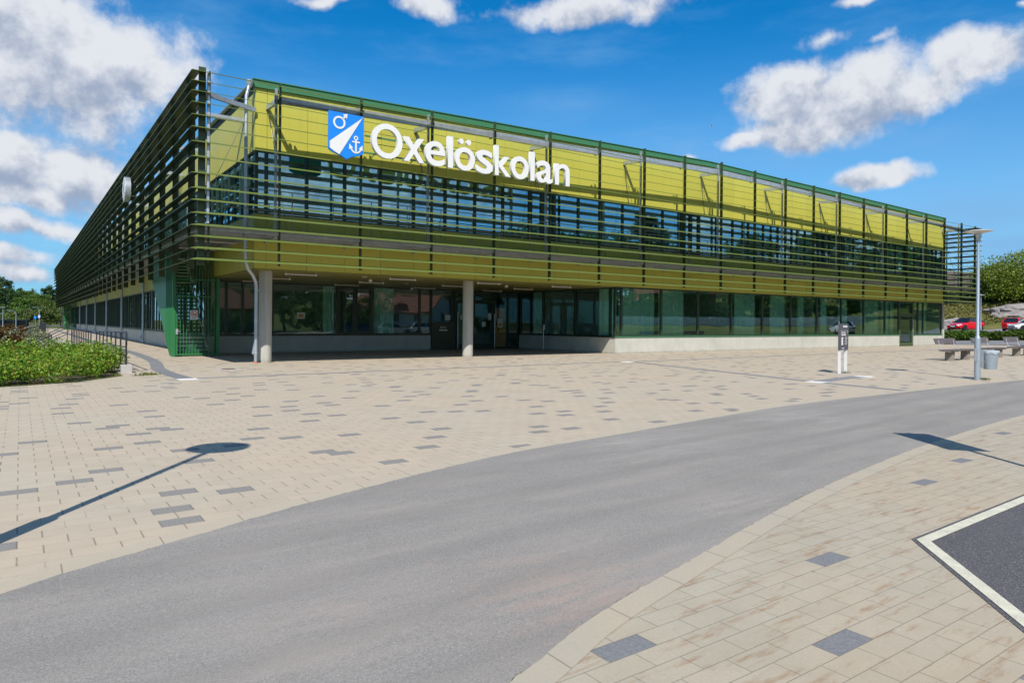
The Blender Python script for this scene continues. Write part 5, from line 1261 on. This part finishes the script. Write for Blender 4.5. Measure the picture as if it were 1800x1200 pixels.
# ------------------------------------------------------------------ far buildings and vehicles at the right
ROOFB = mat('brown_roof', (0.085, 0.065, 0.055), 0.85, 0.0, 0.2, 1.0)
def house(label, loc, rz, wx, wy, hw, hr, wallm, roofm, wins=True, name='house', gable_m=None):
    t = thing(name, label, 'house', loc, rz)
    q = MB(); q.box(-wx/2, wx/2, -wy/2, wy/2, -2.0, hw); q.prism([(-wx/2, -wy/2, hw), (-wx/2, wy/2, hw), (-wx/2, 0, hw+hr)], (wx, 0, 0)); q.build('wall', wallm, t)
    q = MB(); e = 0.5
    for s in (-1, 1):
        n = Vector((0, s*hr, wy/2)).normalized()*0.16
        q.prism([(-wx/2-e, s*(wy/2+e), hw-hr*e/(wy/2)+0.02), (wx/2+e, s*(wy/2+e), hw-hr*e/(wy/2)+0.02), (wx/2+e, 0.0, hw+hr+0.02), (-wx/2-e, 0.0, hw+hr+0.02)], n)
    ro = q.build('roof', roofm, t)
    q = MB(); q.box(wx*0.15, wx*0.15+0.7, -0.4, 0.4, hw+hr*0.6, hw+hr+0.9); q.build('chimney', BRICK, ro)
    if wins:
        nwin = max(2, int(wx/3.2))
        for k in range(nwin):
            x = -wx/2 + wx*(k+0.5)/nwin
            for s in (-1, 1):
                f = MB(); y = s*(wy/2+0.03); f.box(x-0.6, x-0.5, y-0.05, y+0.05, hw*0.38, hw*0.38+1.3); f.box(x+0.5, x+0.6, y-0.05, y+0.05, hw*0.38, hw*0.38+1.3); f.box(x-0.5, x+0.5, y-0.05, y+0.05, hw*0.38+1.2, hw*0.38+1.3); f.box(x-0.5, x+0.5, y-0.05, y+0.05, hw*0.38, hw*0.38+0.1); f.box(x-0.03, x+0.03, y-0.045, y+0.045, hw*0.38+0.1, hw*0.38+1.2)
                fo = f.build('window', WHITE, t); g_ = MB(); g_.box(x-0.5, x+0.5, y-0.01, y+0.01, hw*0.38+0.1, hw*0.38+1.2); g_.build('pane', DARKGL, fo)
        for s in (-1, 1):
            f = MB(); x = s*(wx/2+0.03)
            f.box(x-0.05, x+0.05, -0.6, -0.5, hw*0.4, hw*0.4+1.4); f.box(x-0.05, x+0.05, 0.5, 0.6, hw*0.4, hw*0.4+1.4); f.box(x-0.05, x+0.05, -0.5, 0.5, hw*0.4+1.3, hw*0.4+1.4); f.box(x-0.05, x+0.05, -0.5, 0.5, hw*0.4, hw*0.4+0.1); f.box(x-0.045, x+0.045, -0.03, 0.03, hw*0.4+0.1, hw*0.4+1.3)
            fo = f.build('window', WHITE, t); g_ = MB(); g_.box(x-0.01, x+0.01, -0.5, 0.5, hw*0.4+0.1, hw*0.4+1.3); g_.build('pane', DARKGL, fo)
    return t
BRICK = mat('chimney_brick', (0.20, 0.08, 0.05), 0.9)
DARKGL = mat('dark_glass', (0.02, 0.03, 0.035), 0.08, 0.0, 0.1)
FALU = mat('falu_red', (0.22, 0.035, 0.022), 0.85, 0.0, 0.12, 6.0)
CREAM = mat('cream_wall', (0.55, 0.50, 0.36), 0.8)
PLASTER = mat('white_plaster', (0.62, 0.62, 0.60), 0.8)
TILE = mat('red_tile', (0.26, 0.07, 0.04), 0.8, 0.0, 0.2, 3.0)
g = onD(1700, 135)
house('large white building with a broad brown roof on the rise behind the bushes', (g[0], g[1], 3.0), -YAW+0.25, 24, 16, 3.6, 5.4, PLASTER, ROOFB)
# cars -----------------------------------------------------------------
def paint(name, col):
    m, nt, b = newmat(name); b.inputs['Base Color'].default_value = (*col, 1); b.inputs['Roughness'].default_value = 0.25
    b.inputs['Coat Weight'].default_value = 0.8; b.inputs['Coat Roughness'].default_value = 0.05
    n = nnoise(nt, nobj(nt), 2.0, 3.0); nt.links.new(nmix(nt, nrange(nt, n, 0.3, 0.7, 0, 0.12), col, tuple(c*0.75 for c in col)), b.inputs['Base Color'])
    return m
RIMM = mat('alloy', (0.45, 0.46, 0.48), 0.3, 0.8); LIGHTG = mat('lamp_glass', (0.75, 0.77, 0.8), 0.1); TAILM = mat('tail_lamp', (0.35, 0.01, 0.01), 0.2); PLATE = mat('number_plate', (0.75, 0.75, 0.75), 0.4)
CARGL = mat('car_glass', (0.012, 0.016, 0.020), 0.05, 0.0, 0.05, spec=0.8)
def car(label, loc, rz, col, roofcol=None, kind='hatch', group=None):
    """front towards -y in its own frame"""
    t = thing('parked_car', label, 'car', loc, rz, group)
    Lc, Wd = (3.95, 0.86) if kind == 'hatch' else (4.6, 0.90)
    P = paint('car_paint', col)
    # stations from front to back: y, half width at sill / belt, sill z, belt z
    yf = -Lc/2
    st = [(0.00, .62, .66, .30, .58), (0.05, .74, .78, .22, .68), (0.16, .82, .85, .20, .80), (0.30, .85, .87, .19, .88), (0.40, .86, .88, .19, .93), (0.60, .86, .88, .19, .97), (0.80, .85, .87, .20, .99), (0.92, .82, .85, .22, .98), (0.98, .74, .79, .28, .93), (1.0, .66, .70, .36, .85)]
    rings = []
    for s, a, b_, z0, z1 in st:
        k = Wd/0.86; y = yf + s*Lc; a *= k; b_ *= k
        rings.append([(-a*0.9, y, z0), (-a, y, z0+0.08), (-b_, y, (z0+z1)/2), (-b_*0.97, y, z1-0.06), (-b_*0.90, y, z1), (0, y, z1+0.035), (b_*0.90, y, z1), (b_*0.97, y, z1-0.06), (b_, y, (z0+z1)/2), (a, y, z0+0.08), (a*0.9, y, z0)])
    q = MB(); m = len(rings[0]); vs = [p for r in rings for p in r]
    q.add(vs, [(i*m+k, i*m+k+1, (i+1)*m+k+1, (i+1)*m+k) for i in range(len(rings)-1) for k in range(m-1)] + [(i*m, (i+1)*m, (i+1)*m+m-1, i*m+m-1) for i in range(len(rings)-1)] + [tuple(range(m)), tuple((len(rings)-1)*m+k for k in range(m))])
    body = q.build('body', P, t, smooth=True)
    # greenhouse
    if kind == 'hatch': gh = [(0.30, 0.90, .62), (0.46, 1.38, .56), (0.62, 1.43, .57), (0.84, 1.36, .55), (0.97, 0.96, .60)]
    else: gh = [(0.27, 0.92, .66), (0.42, 1.42, .58), (0.62, 1.48, .60), (0.88, 1.43, .57), (0.975, 0.97, .64)]
    gl = MB(); rf = MB(); rr = []
    for s, z, hw in gh:
        y = yf + s*Lc; zb = 0.93; rr.append(((-0.76*Wd/0.86, y, zb), (-hw*Wd/0.86, y, z), (hw*Wd/0.86, y, z), (0.76*Wd/0.86, y, zb)))
    vs = [p for r in rr for p in r]
    gl.add(vs, [(i*4+k, i*4+k+1, i*4+k+5, i*4+k+4) for i in range(len(rr)-1) for k in (0, 2)] + [(1, 2, 6, 5), (13, 14, 18, 17)])
    gl.build('windows', CARGL, t, smooth=False)
    for i in (1, 2): rf.add([Vector(p)+Vector((0, 0, dz)) for dz in (0.0, 0.03) for p in (rr[i][1], rr[i][2], rr[i+1][2], rr[i+1][1])], [(0, 3, 2, 1), (4, 5, 6, 7), (0, 1, 5, 4), (1, 2, 6, 5), (2, 3, 7, 6), (3, 0, 4, 7)])
    for sgn in (-1, 1):          # pillars
        for i, w_ in ((0, .05), (1, .05), (2, .06), (3, .09)):
            pass
        a = Vector(rr[0][0 if sgn < 0 else 3]); b_ = Vector(rr[1][1 if sgn < 0 else 2]); rf.bar(a, b_, 0.07, 0.05)
        a = Vector(rr[4][0 if sgn < 0 else 3]); b_ = Vector(rr[3][1 if sgn < 0 else 2]); rf.bar(a, b_, 0.12, 0.08)
        a = Vector(((rr[2][0] if sgn < 0 else rr[2][3]))); b_ = Vector(rr[2][1 if sgn < 0 else 2]); rf.bar(a, b_, 0.08, 0.03)
    rf.build('roof', paint('car_roof', roofcol) if roofcol else P, t)
    wr = 0.31
    for sx in (-1, 1):
        for s in (0.185, 0.80):
            y = yf + s*Lc; x = sx*(Wd-0.09)
            w_ = MB(); w_.tube([(x-0.10*sx, y, wr), (x+0.10*sx, y, wr)], wr, 20); wo = w_.build('wheel', RUBBER, t, smooth=True)
            w_ = MB(); w_.tube([(x+0.09*sx, y, wr), (x+0.108*sx, y, wr)], wr*0.66, 16); w_.build('rim', RIMM, wo, smooth=True)
            w_ = MB(); w_.tube([(sx*(Wd+0.012)-0.03*sx, y, wr+0.02), (sx*(Wd+0.02), y, wr+0.02)], wr*1.14, 20); w_.build('wheel_arch', BLACK, t)
        h = MB(); h.prism([(sx*0.40, yf+0.10, 0.58), (sx*0.76, yf+0.28, 0.62), (sx*0.78, yf+0.36, 0.72), (sx*0.44, yf+0.14, 0.67)], (0, -0.10, 0.015)); h.build('headlight', LIGHTG, t)
        h = MB(); h.box(min(sx*0.52, sx*0.80), max(sx*0.52, sx*0.80), -yf-0.14, -yf+0.012, 0.70, 0.86); h.build('tail_light', TAILM, t)
        h = MB(); h.box(min(sx*(Wd-0.02), sx*(Wd+0.16)), max(sx*(Wd-0.02), sx*(Wd+0.16)), yf+Lc*0.33, yf+Lc*0.33+0.09, 0.94, 1.07); bevel(h.build('mirror', P, t), 0.02)
    h = MB(); h.box(-0.36, 0.36, yf-0.035, yf+0.05, 0.36, 0.62); h.box(-0.74, -0.46, yf+0.02, yf+0.16, 0.34, 0.43); h.box(0.46, 0.74, yf+0.02, yf+0.16, 0.34, 0.43); h.build('grille', BLACK, t)
    h = MB(); h.box(-0.26, 0.26, yf-0.05, yf-0.036, 0.44, 0.55); h.build('number_plate', PLATE, t)
    h = MB(); h.box(-0.26, 0.26, -yf+0.0, -yf+0.02, 0.70, 0.81); h.build('number_plate', PLATE, t)
    h = MB(); h.box(-0.76, 0.76, yf+0.12, -yf-0.12, 0.14, 0.26); h.build('underbody', BLACK, t)
    return t
CG = 'cars parked behind the hedge'
vd = lambda px: -math.atan2(math.sin(YAW)+(px-900)/FPX*math.cos(YAW), math.cos(YAW)-(px-900)/FPX*math.sin(YAW))
g = onD(1697, 75.6); car('bright red hatchback with a dark roof facing the hedge, left of the cars', (g[0], g[1], float(terrain(*g))+0.07), vd(1697)-0.62, (0.62, 0.006, 0.012), (0.012, 0.014, 0.022), 'hatch', CG)
g = onD(1789, 76.5); car('red estate car seen from behind at the right edge', (g[0], g[1], float(terrain(*g))+0.07), vd(1789)+math.pi-0.30, (0.55, 0.006, 0.012), None, 'estate', CG)
g = onD(1812, 73.0); car('white car nosing in at the right edge before the red estate', (g[0], g[1], float(terrain(*g))+0.07), vd(1812)-1.0, (0.72, 0.73, 0.74), None, 'hatch', CG)

# ------------------------------------------------------------------ the wooded hill and lawn at the far left
def tree_proto(kind, seed):
    if kind == 'broad': return plant('broadleaf_tree', '', 'tree', (0, 0, 0), seed, (4.6, 4.6, 5.2), 7.6, 46, 1.5, 3600, 0.36, LEAF_BROAD, (3.0, 0.25))
    if kind == 'pine': return plant('pine_tree', '', 'tree', (0, 0, 0), seed, (3.0, 3.0, 5.8), 9.6, 34, 1.25, 2600, 0.34, LEAF_PINE, (5.0, 0.22))
    return plant('small_tree', '', 'tree', (0, 0, 0), seed, (3.0, 3.0, 2.0), 3.4, 30, 0.95, 2200, 0.26, LEAF_PALE, (1.8, 0.12))
protos = {k: [tree_proto(k, s) for s in ss_] for k, ss_ in (('broad', (61, 62, 63)), ('pine', (64, 65)), ('small', (66, 67)))}
used = set()
def put_tree(kind, i, x, y, z, s, rz, label, group):
    p = protos[kind][i % len(protos[kind])]
    if p.name not in used:
        used.add(p.name); p.location = (x, y, z); p.rotation_euler.z = rz; p.scale = (s, s, s); p['label'] = label; p['group'] = group; return p
    return dup(p, (x, y, z), rz, label, group, scale=(s, s, s))
rg = random.Random(77)
for row, (D, n, lift, s0) in enumerate(((205, 17, -1.0, 0.56), (228, 17, 0.2, 0.68), (255, 18, 1.8, 0.80), (285, 18, 4.2, 0.88))):
    for k in range(n):
        px = -110 + (300 / (n-1))*k + rg.uniform(-7, 7); g = onD(px, D + rg.uniform(-8, 8))
        hillf = 1.0 if px < 40 else 0.86
        kind = 'pine' if rg.random() < (0.16 + 0.09*row) else 'broad'
        z = -0.8 + lift*hillf
        put_tree(kind, k+row, g[0], g[1], z, s0*rg.uniform(0.82, 1.18)*hillf, rg.uniform(0, 6.28),
                 'dark pine standing in the mixed wood on the far left hill' if kind == 'pine' else 'broad green tree in the mixed wood on the far left hill', 'trees of the wood on the left hill')
for k in range(12):
    px = -40 + 14.5*k + rg.uniform(-3, 3); g = onD(px, 172 + rg.uniform(-4, 4))
    put_tree('small', k, g[0], g[1], float(terrain(*g)) + 0.2, rg.uniform(0.62, 0.82), rg.uniform(0, 6.28), 'pale round-headed tree in the row along the far road at the left', 'row of pale trees along the far road')
g0, g1 = onD(-140, 150), onD(115, 150)
drape('far_road', ((onD(-140, 148), onD(130, 148)), (onD(-140, 158), onD(130, 158))), FARROAD, 0.12, 30, 4)
PATHW = mat('pale_gravel', (0.42, 0.38, 0.32), 0.95, 0.0, 0.2, 2.0)
drape('gravel_path', ((onD(-120, 70), onD(60, 62)), (onD(-120, 76), onD(60, 66))), PATHW, 0.06, 30, 4)
drape('gravel_path', ((onD(-120, 98), onD(98, 112)), (onD(-120, 101), onD(98, 117))), PATHW, 0.06, 30, 4)
def tall_lamp(px, D, label):
    g = onD(px, D); t = thing('road_lamp', label, 'street lamp', (g[0], g[1], float(terrain(*g))), YAW)
    q = MB(); q.tube([(0, 0, -0.2), (0, 0, 3.6), (-0.15, 0, 4.1), (-0.6, 0, 4.3), (-1.0, 0, 4.3)], [0.09, 0.07, 0.06, 0.05, 0.05], 8); q.build('pole', ZINC, t, smooth=True)
    q = MB(); q.box(-1.5, -0.95, -0.12, 0.12, 4.24, 4.36); q.build('lamp_head', GALV, t)
tall_lamp(28, 150, 'curved-arm road lamp by the far road at the left'); tall_lamp(69, 162, 'farther curved-arm road lamp behind the blue signs')
def road_sign(px, D, h, shape, m, label):
    g = onD(px, D); t = thing('road_sign', label, 'sign', (g[0], g[1], float(terrain(*g))), -YAW)
    q = MB(); q.tube([(0, 0, -0.2), (0, 0, h)], 0.04, 6); q.build('post', ZINC, t)
    q = MB()
    if shape == 'square': q.box(-0.22, 0.22, -0.06, -0.03, h-0.35, h+0.2)
    else: q.tube([(0, -0.03, h), (0, -0.06, h)], 0.42, 18)
    q.build('plate', m, t)
    return t
road_sign(62, 140, 2.0, 'square', BLUE, 'small blue road sign by the far road at the left'); road_sign(69, 138, 2.2, 'square', mat('pale_blue_sign', (0.45, 0.55, 0.85), 0.5), 'pale square road sign right of the small blue one')
def shelter():
    g = onD(14, 160); t = thing('bus_shelter', 'long low bus shelter with a thin roof by the far road', 'bus shelter', (g[0], g[1], float(terrain(*g))), -YAW+0.35)
    q = MB(); q.box(-4.0, 4.0, -1.0, 1.0, 2.2, 2.34); q.build('roof', BLACK, t); q = MB()
    for x in (-3.8, -1.3, 1.3, 3.8): q.box(x-0.06, x+0.06, 0.8, 0.92, 0, 2.5); q.box(x-0.06, x+0.06, -0.92, -0.8, 0, 2.5)
    q.build('post', BLACK, t); q = MB(); q.box(-3.75, 3.75, 0.85, 0.88, 0.3, 2.3); q.build('pane', DARKGL, t)
shelter()
def flower_patch():
    rg_ = np.random.default_rng(91); pts = []
    for k in range(5000):
        px, D = rg_.uniform(-30, 128), rg_.uniform(60, 120); g = onD(px, D)
        if g[0] > -2.4: continue
        pts.append((g[0], g[1], float(terrain(*g)) + rg_.uniform(0.02, 0.35)))
    o = link('meadow_flowers', leaves_mesh('meadow_flowers', np.array(pts), 0.16, leafmat('meadow_leaf', (0.09, 0.13, 0.03), (0.36, 0.36, 0.24), (0.5, 0.5, 0.4), scale=0.15, fine=0.6), rg_, up=0.3)); o['kind'] = 'stuff'
    tag(o, 'pale flowering meadow beyond the steps at the left', 'meadow')
flower_patch()
# gull in the sky
def gull():
    X, Y = 1248-900, 220-600; a = X/FPX; u = -(Y+32.8)/FPX; D = 120
    t = thing('gull', 'tiny white gull gliding in the blue sky above the roof', 'bird', (CX+D*(math.sin(YAW)+a*math.cos(YAW)), CY+D*(math.cos(YAW)-a*math.sin(YAW)), CZ+D*u), 0.9)
    t.rotation_euler = (0.5, 0.2, 0.4)
    q = MB(); q.tube([(0, -0.22, 0), (0, -0.12, 0.01), (0, 0.05, 0), (0, 0.22, 0.0)], [0.02, 0.06, 0.055, 0.015], 10); q.build('body', WHITE, t, smooth=True)
    for s in (-1, 1):
        q = MB(); q.prism([(0.03*s, -0.10, 0.02), (0.30*s, -0.14, 0.12), (0.62*s, 0.02, 0.06), (0.30*s, 0.02, 0.11), (0.03*s, 0.05, 0.02)], (0, 0, 0.015)); q.build('wing', GALV, t)
gull()

# ------------------------------------------------------------------ the other side of the street (what the windows reflect)
def picket_fence(a, b_, label):
    a, b_ = Vector(a), Vector(b_); d = (b_-a); n = int(d.length/0.16); d.normalize()
    t = thing('picket_fence', label, 'fence', (a.x, a.y, float(terrain(a.x, a.y))), math.atan2(d.y, d.x)); q = MB(); base = float(terrain(a.x, a.y))
    for k in range(n):
        p = a + d*(k*0.16); z = float(terrain(p.x, p.y)) - base; q.box(k*0.16, k*0.16+0.10, -0.012, 0.012, z+0.05, z+1.15)
    q.build('pickets', WHITE, t)
    q = MB()
    for k in range(0, n-12, 12):
        p = a + d*(k*0.16); z = float(terrain(p.x, p.y)) - base; q.box(k*0.16, (k+12)*0.16, 0.013, 0.05, z+0.85, z+0.93); q.box(k*0.16-0.04, k*0.16+0.04, 0.05, 0.12, z-0.1, z+1.1)
    q.build('rail', WHITE, t)
picket_fence((50.5, -44, 0), (84, -17.5, 0), 'white picket fence across the street, mirrored in the shop-front windows')
house('red timber house across the street, mirrored in the ground-floor glass', (75, -42, 1.6), 0.65, 11, 8, 4.6, 3.2, FALU, TILE)
house('low white gabled house with a red roof behind the photographer', (44, -52, 0.6), 1.0, 14, 9, 2.6, 2.8, PLASTER, TILE)
house('dark red house with white corners behind the photographer', (18, -60, 0.0), 0.2, 14, 9, 3.4, 3.0, FALU, TILE)
for k, (x, y, kind, s) in enumerate(((57, -49, 'broad', .55), (63, -44, 'broad', .6), (69, -34, 'broad', .6), (76, -30, 'broad', .55), (83, -26, 'broad', .65), (90, -21, 'broad', .7), (97, -18, 'broad', .8), (88, -38, 'broad', .9), (98, -32, 'broad', 1.0), (66, -55, 'broad', .9), (52, -58, 'broad', .8), (34, -58, 'broad', .7), (27, -62, 'pine', .8), (4, -58, 'broad', .6), (-8, -62, 'broad', .7), (-22, -58, 'pine', .8), (57, -60, 'broad', .8), (63, -65, 'broad', .9), (69, -61, 'broad', .85), (75, -66, 'broad', .9), (82, -61, 'broad', .85), (89, -58, 'broad', .9), (96, -64, 'broad', .9), (71, -72, 'broad', 1.0), (84, -72, 'broad', 1.0), (16, -70, 'broad', .8), (24, -72, 'broad', .9), (31, -69, 'broad', .8), (39, -71, 'broad', .9), (46, -66, 'broad', .85), (53, -69, 'broad', .9), (60, -64, 'broad', .85), (8, -70, 'broad', .8), (-1, -69, 'broad', .85), (106, -26, 'pine', .9), (80, -52, 'pine', 1.0))):
    put_tree(kind, k, x, y, float(terrain(x, y)), s, k*1.7, 'garden tree across the street behind the photographer, seen only in the windows', 'garden trees across the street')
for k in range(16):
    x, y = 50 + k*2.6, -50 + k*1.95
    plant('garden_bush', 'rounded garden bush behind the picket fence, seen only in the windows', 'bush', (x, y, float(terrain(x, y))), 200+k, (2.4, 2.4, 2.0+0.8*(k % 3)), 1.8+0.6*(k % 3), 30, 0.8, 1100, 0.24, LEAF_BROAD, None, 'garden bushes behind the picket fence')
for k in range(14):
    x, y = -14 + k*4.1, -49 - (k % 3)*1.5
    plant('garden_bush', 'tall garden shrub behind the photographer, seen only in the windows', 'bush', (x, y, float(terrain(x, y))), 240+k, (2.6, 2.0, 1.5+0.9*((k*7) % 4)), 1.3+0.8*((k*7) % 4), 30, 0.8, 1300, 0.24, LEAF_BROAD if k % 2 else LEAF_HEDGE, None, 'tall shrubs behind the photographer')
CG2 = 'cars parked across the street'
car('silver hatchback parked across the street, mirrored in the entrance glass', (31, -27.5, 0.02), 1.9, (0.45, 0.46, 0.48), None, 'hatch', CG2)
car('dark blue estate parked across the street, mirrored in the entrance glass', (27.5, -29, 0.02), 1.9, (0.02, 0.04, 0.10), None, 'estate', CG2)
car('white estate parked across the street, mirrored in the entrance glass', (35, -26.5, 0.02), 1.9, (0.7, 0.7, 0.7), None, 'estate', CG2)
g = (78, -7.5); car('silver estate beyond the school end, mirrored in its last windows', (70, -13, 0.6), 0.8, (0.5, 0.52, 0.54), None, 'estate', CG2)
